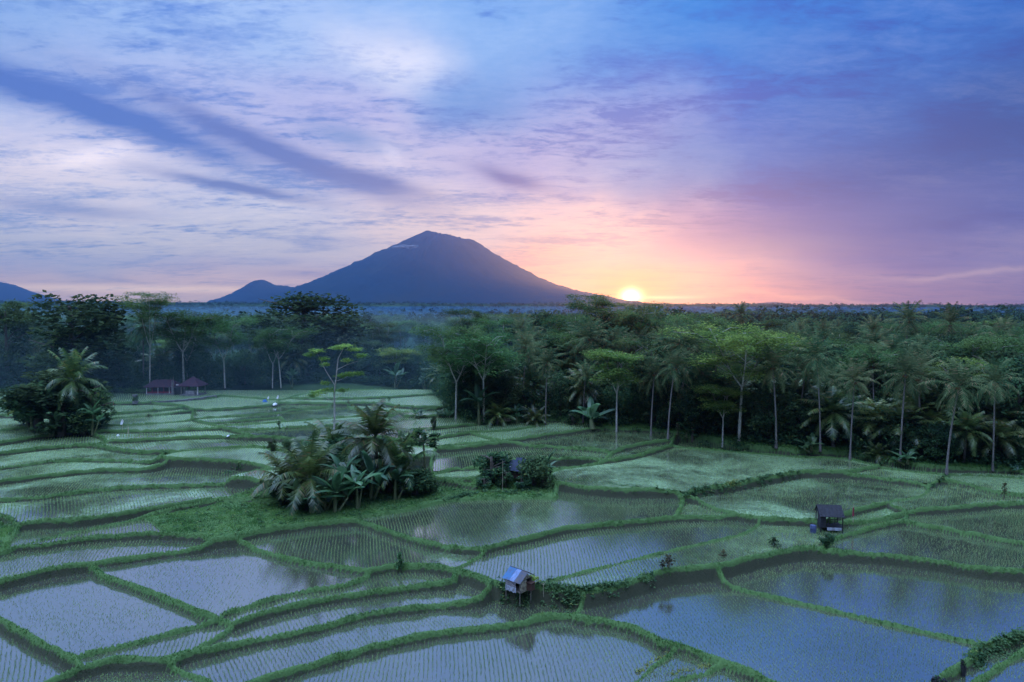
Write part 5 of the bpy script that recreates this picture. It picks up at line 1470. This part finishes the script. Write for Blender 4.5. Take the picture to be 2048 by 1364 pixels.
def dark_hut():
    x, y, z = ground_px(1658, 1060); o = tag(empty('field_hut', (x, y, z), R(-8), .92), 'black open sided shelter with a steep tarred roof on the right bund', 'hut')
    L_, D_ = 1.15, .9; zf, ze, zr = .55, 1.9, 2.75
    for sx, sy in ((-1, -1), (1, -1), (1, 1), (-1, 1)):
        b = MB(); b.tube([(sx * L_, sy * D_, -.4), (sx * L_, sy * D_, ze + .1)], [.06, .055], 6); link('post', b.mesh('post', M_BLACK), o)
    b = MB(); b.tube([(-.35, -D_, zf), (-.35, -D_, ze)], [.04, .04], 6); b.tube([(.3, -D_, zf), (.3, -D_, ze)], [.035, .035], 6); b.tube([(.3, D_, zf), (.3, D_, ze)], [.035, .035], 6)
    b.box((0, -D_, zf + .35), (2 * L_, .05, .07)); b.box((0, D_, zf + .35), (2 * L_, .05, .07)); link('railing', b.mesh('railing', M_BLACK), o)
    b = MB(); b.box((0, 0, zf), (2 * L_ + .15, 2 * D_ + .1, .10)); link('platform', b.mesh('platform', M_BLACK), o)
    b = MB(); b.box((.25, -D_ - .06, zf - .18), (1.5, .05, .34)); link('tarpaulin', b.mesh('tarpaulin', M_SACK), o)
    b = MB(); boards(b, -D_, D_ * .3, zf, ze, -L_ - .03, 'y', 6, 0, 3, .02); boards(b, -L_, -L_ + .55, zf, ze, -D_ - .02, 'x', 6, 0, 5, .02); link('side_wall', b.mesh('side_wall', M_BLACK), o)
    ov = .15
    b = MB(); sheet(b, [(-L_ - ov, -D_ - .25, ze - .12), (L_ + ov, -D_ - .25, ze - .12), (L_ + ov, .3, zr), (-L_ - ov, .3, zr)], .05, 0, .015)
    sheet(b, [(L_ + ov, D_ + .25, ze), (-L_ - ov, D_ + .25, ze), (-L_ - ov, .3, zr + .003), (L_ + ov, .3, zr + .003)], .05, 0, .015); link('roof', b.mesh('roof', M_BLACK), o)
    b = MB()
    for sg in (-1, 1): b.add([(sg * (L_ + .02), -D_, ze - .02), (sg * (L_ + .02), D_, ze - .02), (sg * (L_ + .02), .3, zr - .06), (sg * (L_ - .02), -D_, ze - .02), (sg * (L_ - .02), D_, ze - .02), (sg * (L_ - .02), .3, zr - .06)], tris=[[0, 1, 2], [3, 5, 4]], quads=[[0, 3, 4, 1], [1, 4, 5, 2], [2, 5, 3, 0]])
    link('gable', b.mesh('gable', M_BLACK), o)
    x, y, z = ground_px(1626, 1070); d_ = tag(empty('drum', (x, y, z)), 'blue grey drum stacked on a post left of the black shelter', 'drum')
    b = MB(); b.tube([(0, 0, -.1), (0, 0, .05), (0, 0, .45), (0, 0, .5), (0, 0, .9), (0, 0, .95)], [.3, .3, .3, .32, .3, .27], 14); link('barrel', b.mesh('barrel', M_DRUM, True), d_)
    b = MB(); b.tube([(0, 0, .93), (0, 0, .99)], [.31, .31], 14); link('rim', b.mesh('rim', M_DRUM, True), d_)
dark_hut()

def stake(u, vb, vt, label, mt, name='stake', cat='stake', flag=None, lean=0.0):
    x, y, z = ground_px(u, vb); d = ray(u, vt); h = CAMZ + d[2] / d[1] * y - z
    o = tag(empty(name, (x, y, z)), label, cat); b = MB(); b.tube([(0, 0, -.1), (lean, 0, h)], [.035, .025], 6); link('pole', b.mesh('pole', M_BAMBOO), o)
    if flag:
        V = []; w_, hh = flag
        for i in range(6):
            t = i / 5; V += [(lean + .04 + w_ * .35 * math.sin(t * 3) * 1, .12 * math.sin(t * 5), h - hh * t), (lean - w_ * (.3 + .7 * t), .1 * math.cos(t * 4), h - hh * t)]
        b = MB(); b.add(V, quads=[[2 * i, 2 * i + 1, 2 * i + 3, 2 * i + 2] for i in range(5)]); link('cloth', b.mesh('cloth', mt), o)
    else:
        b = MB(); b.tube([(lean * .5, 0, h * .35), (lean * .8, 0, h * .8)], [.10, .07], 7); link('wrap', b.mesh('wrap', mt), o)
    return o
stake(1706, 1048, 1008, 'thin stake with reddish wrapping standing right of the black shelter', M_RED)
stake(227, 814, 802, 'short red stake in the far left field', M_RED)
stake(245, 862, 838, 'pole with a white cloth hanging in the left terraces', M_CLOTH, 'scarecrow', 'scarecrow', (.3, .9))
stake(257, 876, 850, 'bare thin bamboo pole beside the white bundle in the left terraces', M_BAMBOO)
stake(537, 806, 792, 'small white flag left of two in the far field', M_CLOTH, 'scarecrow', 'scarecrow', (.22, .6))
stake(556, 807, 790, 'small white flag right of two in the far field', M_CLOTH, 'scarecrow', 'scarecrow', (.25, .7))
def bundle(u, vb, sz, label, mt, name, cat):
    x, y, z = ground_px(u, vb); o = tag(empty(name, (x, y, z), u * .1), label, cat); r_ = np.random.default_rng(int(u))
    th = np.linspace(0, np.pi / 2, 6); ph = np.arange(10) / 10 * 2 * np.pi; V = np.array([[sz[0] * math.sin(t) * math.cos(p_), sz[1] * math.sin(t) * math.sin(p_), sz[2] * math.cos(t)] for t in th for p_ in ph]); V *= r_.uniform(.75, 1.2, (len(V), 1))
    b = MB(); b.add(V, quads=[[j * 10 + i, (j + 1) * 10 + i, (j + 1) * 10 + (i + 1) % 10, j * 10 + (i + 1) % 10] for j in range(5) for i in range(10)]); link('cover', b.mesh('cover', mt), o)
bundle(530, 806, (.7, .4, .7), 'blue tarpaulin heap in the far field', M_BTARP, 'tarpaulin_heap', 'tarpaulin')
bundle(550, 812, (.8, .4, .35), 'white plastic heap beside the blue tarpaulin in the far field', M_CLOTH, 'plastic_heap', 'plastic')
bundle(236, 874, (.3, .25, .4), 'small white bundle on a bund in the left terraces', M_CLOTH, 'bundle', 'bundle')
bundle(457, 873, (.6, .2, .12), 'white plastic lying on the bund near the bright patch of seedlings', M_CLOTH, 'plastic_strip', 'plastic')
bundle(1010, 846, (1.2, .6, .5), 'tan heap of straw at the foot of the middle forest', M_CREAM, 'straw_heap', 'straw')
bundle(1322, 850, (.6, .4, .3), 'small mound of soil at the forest foot under the sun', M_RUST, 'soil_mound', 'soil')

def stump(u, vt, w_, label, dist=44.0, nb=3):
    x, y, g = ground_px(u, vt + 34); z = g + dist; o = tag(empty('stump', (x, y, g)), label, 'stump')
    r_ = np.random.default_rng(int(u)); b = MB(); H_ = z - g
    for k in range(nb): b.tube([(r_.normal(0, w_), r_.normal(0, w_ * .5), -.2), (r_.normal(0, w_), r_.normal(0, w_ * .5), H_ * .6), (r_.normal(0, w_), r_.normal(0, w_ * .5), H_ * r_.uniform(.85, 1))], [.12, .10, .07], 6)
    link('stem', b.mesh('stem', M_BLACK), o)
    P = np.stack([r_.normal(0, w_ * 1.1, 60), r_.normal(0, w_ * .7, 60), r_.uniform(H_ * .3, H_, 60)], 1); V, Q = cards(P, .09, .2, 1.2, 3); link('leaves', mesh_np('leaves', V, None, Q, [G_BROAD]), o)
stump(1925, 1325, .08, 'slim black stump standing on the bottom right bund', 1.3, 2)
stump(1870, 1348, .14, 'cluster of black stumps at the bottom edge on the right, left one', .9, 4)
stump(1884, 1350, .14, 'cluster of black stumps at the bottom edge on the right, right one', .7, 3)

def hidden_hut():
    x, y, z = ground_px(1030, 962); z += .3
    o = tag(empty('field_hut', (x, y + .3, z), R(-30), .78), 'half hidden hut with dark navy gabled roof among bushes', 'hut')
    L_, D_ = 2.0, 1.5; ze, zr = 1.9, 3.0
    for sx, sy in ((-1, -1), (1, -1), (1, 1), (-1, 1)):
        b = MB(); b.tube([(sx * L_, sy * D_, -.4), (sx * L_, sy * D_, ze)], [.06, .06], 6); link('post', b.mesh('post', M_POST), o)
    b = MB(); boards(b, -L_, L_, .4, 1.5, -D_, 'x', 6, 0, 3, .05); boards(b, -D_, D_, .4, 1.5, L_, 'y', 6, 0, 5, .05); link('wall', b.mesh('wall', M_RUST), o)
    b = MB(); sheet(b, [(-L_ - .4, -D_ - .5, ze - .2), (L_ + .4, -D_ - .5, ze - .2), (L_ + .4, 0, zr), (-L_ - .4, 0, zr)], .06, 0, .03)
    sheet(b, [(L_ + .4, D_ + .5, ze - .2), (-L_ - .4, D_ + .5, ze - .2), (-L_ - .4, 0, zr + .003), (L_ + .4, 0, zr + .003)], .06, 0, .03); link('roof', b.mesh('roof', M_NAVY), o)
    b = MB(); b.add([(L_ + .2, -D_, ze - .05), (L_ + .2, D_, ze - .05), (L_ + .2, 0, zr - .12), (L_ + .15, -D_, ze - .05), (L_ + .15, D_, ze - .05), (L_ + .15, 0, zr - .12)], tris=[[0, 1, 2], [3, 5, 4]], quads=[[0, 3, 4, 1], [1, 4, 5, 2], [2, 5, 3, 0]]); link('gable', b.mesh('gable', M_CREAM), o)
    b = MB(); b.tube([(-1.6, -D_ - .3, ze + .35), (.2, -D_ - .25, ze + .33)], [.05, .05], 6); link('gutter_pipe', b.mesh('gutter_pipe', M_CLOTH), o)
    x2, y2, z2 = ground_px(1056, 966)
    o = tag(empty('lean_shed', (x2, y2 + 2.0, z2 + .3), R(-12), .78), 'second dark navy roof just right of the half hidden hut', 'shed')
    for sx, sy in ((-1, -1), (1, -1), (1, 1), (-1, 1)):
        b = MB(); b.tube([(sx * 1.5, sy * 1.1, -.4), (sx * 1.5, sy * 1.1, 2.2)], [.06, .06], 6); link('post', b.mesh('post', M_POST), o)
    b = MB(); sheet(b, [(-1.9, -1.5, 2.0), (1.9, -1.5, 2.0), (1.9, 0, 3.1), (-1.9, 0, 3.1)], .06, 0, .03); sheet(b, [(1.9, 1.5, 2.0), (-1.9, 1.5, 2.0), (-1.9, 0, 3.103), (1.9, 0, 3.103)], .06, 0, .03); link('roof', b.mesh('roof', M_NAVY), o)
    b = MB(); boards(b, -1.5, 1.5, .2, 1.7, -1.1, 'x', 6, 0, 3, .05); link('wall', b.mesh('wall', M_RUST), o)
    x3, y3, z3 = ground_px(1005, 982); o = tag(empty('pole', (x3, y3, z3)), 'tall pale bamboo pole in front of the half hidden hut', 'pole'); b = MB(); b.tube([(0, 0, -.2), (.03, 0, 3.7)], [.04, .03], 6); link('stick', b.mesh('stick', M_BAMBOO), o)
hidden_hut()

# ------------------------------------------------------------------ shrine pavilions at the far left edge of the forest
def hip_roof(L_, D_, ze, zr, rl, mt):
    b = MB(); V = [(-L_, -D_, ze), (L_, -D_, ze), (L_, D_, ze), (-L_, D_, ze), (-rl, 0, zr), (rl, 0, zr)]
    V += [(a, b_, c - .12) for a, b_, c in V]
    b.add(V, tris=[[1, 2, 5], [3, 0, 4]], quads=[[0, 1, 5, 4], [2, 3, 4, 5], [0, 6, 7, 1], [1, 7, 8, 2], [2, 8, 9, 3], [3, 9, 6, 0], [6, 9, 8, 7]])
    return b.mesh('roof', mt)
def pavilions():
    def base(u, vb): return ground_px(u, vb)
    x, y, z = base(328, 790)
    o = tag(empty('pavilion', (x, y, z), R(3)), 'long open pavilion with dark red roof at the far left forest foot', 'pavilion')
    link('roof', hip_roof(3.4, 1.8, 1.9, 3.3, 1.9, M_TERRA), o)
    for k in range(6):
        b = MB(); b.box((-2.9 + k * 1.16, -1.4, .95), (.12, .12, 1.9)); link('post', b.mesh('post', M_RED if k % 2 else M_WHITE), o)
    b = MB(); b.box((0, 0, .2), (6.2, 3.0, .6)); link('plinth', b.mesh('plinth', M_STONE), o)
    b = MB(); b.box((0, -1.38, .75), (6.0, .06, .3)); link('railing', b.mesh('railing', M_RED), o)
    b = MB(); b.box((0, 1.0, 1.1), (5.8, .15, 1.6)); link('back_wall', b.mesh('back_wall', M_TERRA), o)
    x, y, z = base(358, 792)
    o = tag(empty('temple_gate', (x, y, z)), 'dark split gate with pale pointed edges between the two pavilions', 'gate')
    for sg in (-1, 1):
        b = MB(); 
        for k in range(4): b.box((sg * (1.25 + .04 * k), 0, .35 + .7 * k), (.5 - .1 * k, .5 - .08 * k, .7))
        b.box((sg * 1.4, 0, 3.0), (.1, .1, .6)); link('gate_half', b.mesh('gate_half', M_STONE), o)
    b = MB(); b.box((0, .1, 1.1), (1.9, .12, 2.2)); link('door', b.mesh('door', M_BLACK), o)
    b = MB(); b.tube([(-1.1, 0, 0), (-1.1, 0, 4.0)], [.05, .03], 6); link('pole', b.mesh('pole', M_BAMBOO), o)
    b = MB(); b.box((-.3, -.02, 2.35), (.5, .05, .22)); link('plaque', b.mesh('plaque', M_WHITE), o)
    x, y, z = base(387, 792)
    o = tag(empty('pavilion', (x, y, z), R(-4)), 'square pavilion with steep dark pyramid roof and white pillar right of the gate', 'pavilion')
    link('roof', hip_roof(2.3, 2.0, 2.3, 4.0, .25, M_TERRA), o)
    for sx, sy in ((-1, -1), (1, -1), (1, 1), (-1, 1)):
        b = MB(); b.box((sx * 1.75, sy * 1.5, 1.2), (.2, .2, 2.4)); link('post', b.mesh('post', M_WHITE if sx > 0 and sy < 0 else M_POST), o)
    b = MB(); b.box((0, 0, .25), (4.0, 3.4, .5)); link('plinth', b.mesh('plinth', M_STONE), o)
    b = MB(); b.box((-.2, -.6, .85), (1.9, .8, .7)); link('altar', b.mesh('altar', M_WHITE), o)
    x, y, z = base(318, 775); 
    x, y, z = base(271, 808); o = tag(empty('shrine_post', (x, y, z)), 'small dark stone shrine pillar with wide base left of the pavilions', 'shrine')
    b = MB(); b.box((0, 0, .2), (.8, .8, .5)); b.box((0, 0, .9), (.4, .4, 1.0)); link('pillar', b.mesh('pillar', M_STONE), o); b = MB(); b.box((0, 0, 1.55), (.75, .75, .3)); link('cap', b.mesh('cap', M_STONE), o)
    # low stone wall along the terrace below
    P = [ground_px(u, v) for u, v in ((300, 806), (340, 804), (375, 801), (405, 797), (432, 793))]
    o = tag(empty('stone_wall', P[0]), 'long low grey stone retaining wall below the pavilions', 'wall')
    b = MB(); c = MB(); p0 = np.array(P[0])
    for a, d in zip(P[:-1], P[1:]):
        a = np.array(a) - p0; d = np.array(d) - p0; m = (a + d) / 2; ln = np.linalg.norm((d - a)[:2]); an = math.atan2(d[1] - a[1], d[0] - a[0])
        b.box((m[0], m[1], m[2] - .35), (ln, .35, .9), an); c.box((m[0], m[1], m[2] + .13), (ln + .02, .5, .07), an)
    link('masonry', b.mesh('masonry', M_STONE), o); link('coping', c.mesh('coping', M_STONE), o)
pavilions()

# ------------------------------------------------------------------ the air
m_ = bpy.data.materials.new('haze_air'); m_.use_nodes = True; m_.node_tree.nodes.clear(); n = NT(m_.node_tree)
pv = n.n('ShaderNodeVolumePrincipled'); pv.inputs['Color'].default_value = (0.19, 0.46, 1.0, 1); pv.inputs['Density'].default_value = 0.00014; pv.inputs['Anisotropy'].default_value = 0.8
mo = n.n('ShaderNodeOutputMaterial'); n.nt.links.new(pv.outputs[0], mo.inputs['Volume'])
hb = MB(); x0, x1, y0, y1, z0, z1 = -8300, 8300, -200, 9300, -5.0, 640.0
hb.box(((x0 + x1) / 2, (y0 + y1) / 2, (z0 + z1) / 2), (x1 - x0, y1 - y0, z1 - z0))
hz = link('haze', hb.mesh('haze', m_)); tag(hz, 'pale blue morning haze filling the air', 'haze', kind='stuff')

# pale ground mist lying over the left fields and forest
m_ = bpy.data.materials.new('mist_air'); m_.use_nodes = True; m_.node_tree.nodes.clear(); n = NT(m_.node_tree)
pv = n.n('ShaderNodeVolumePrincipled'); pv.inputs['Color'].default_value = (0.50, 0.85, 1.0, 1); pv.inputs['Density'].default_value = 0.0014; pv.inputs['Anisotropy'].default_value = 0.2
mo = n.n('ShaderNodeOutputMaterial'); n.nt.links.new(pv.outputs[0], mo.inputs['Volume'])
def mist(c, r, name='mist'):
    th = np.linspace(0, np.pi, 24); ph = np.arange(48) / 48 * 2 * np.pi
    V = np.array([[c[0] + r[0] * math.sin(t) * math.cos(p_), c[1] + r[1] * math.sin(t) * math.sin(p_), c[2] + r[2] * math.cos(t)] for t in th for p_ in ph])
    b = MB(); b.add(V, quads=[[j * 48 + i, (j + 1) * 48 + i, (j + 1) * 48 + (i + 1) % 48, j * 48 + (i + 1) % 48] for j in range(23) for i in range(48)])
    o = link(name, b.mesh(name, m_, True)); return tag(o, 'pale teal ground mist over the left fields and forest', 'mist', kind='stuff')
mist((-110, 205, 5), (190, 105, 20))

m2_ = m_.copy(); m2_.name = 'valley_mist_air'
for nd in m2_.node_tree.nodes:
    if nd.type == 'PRINCIPLED_VOLUME': nd.inputs['Color'].default_value = (0.10, 0.33, 0.72, 1); nd.inputs['Density'].default_value = 0.0008
o = mist((0, 1500, -14), (2900, 1250, 34)); o.data.materials.clear(); o.data.materials.append(m2_); o['label'] = 'blue mist lying in the valley over the far forest'
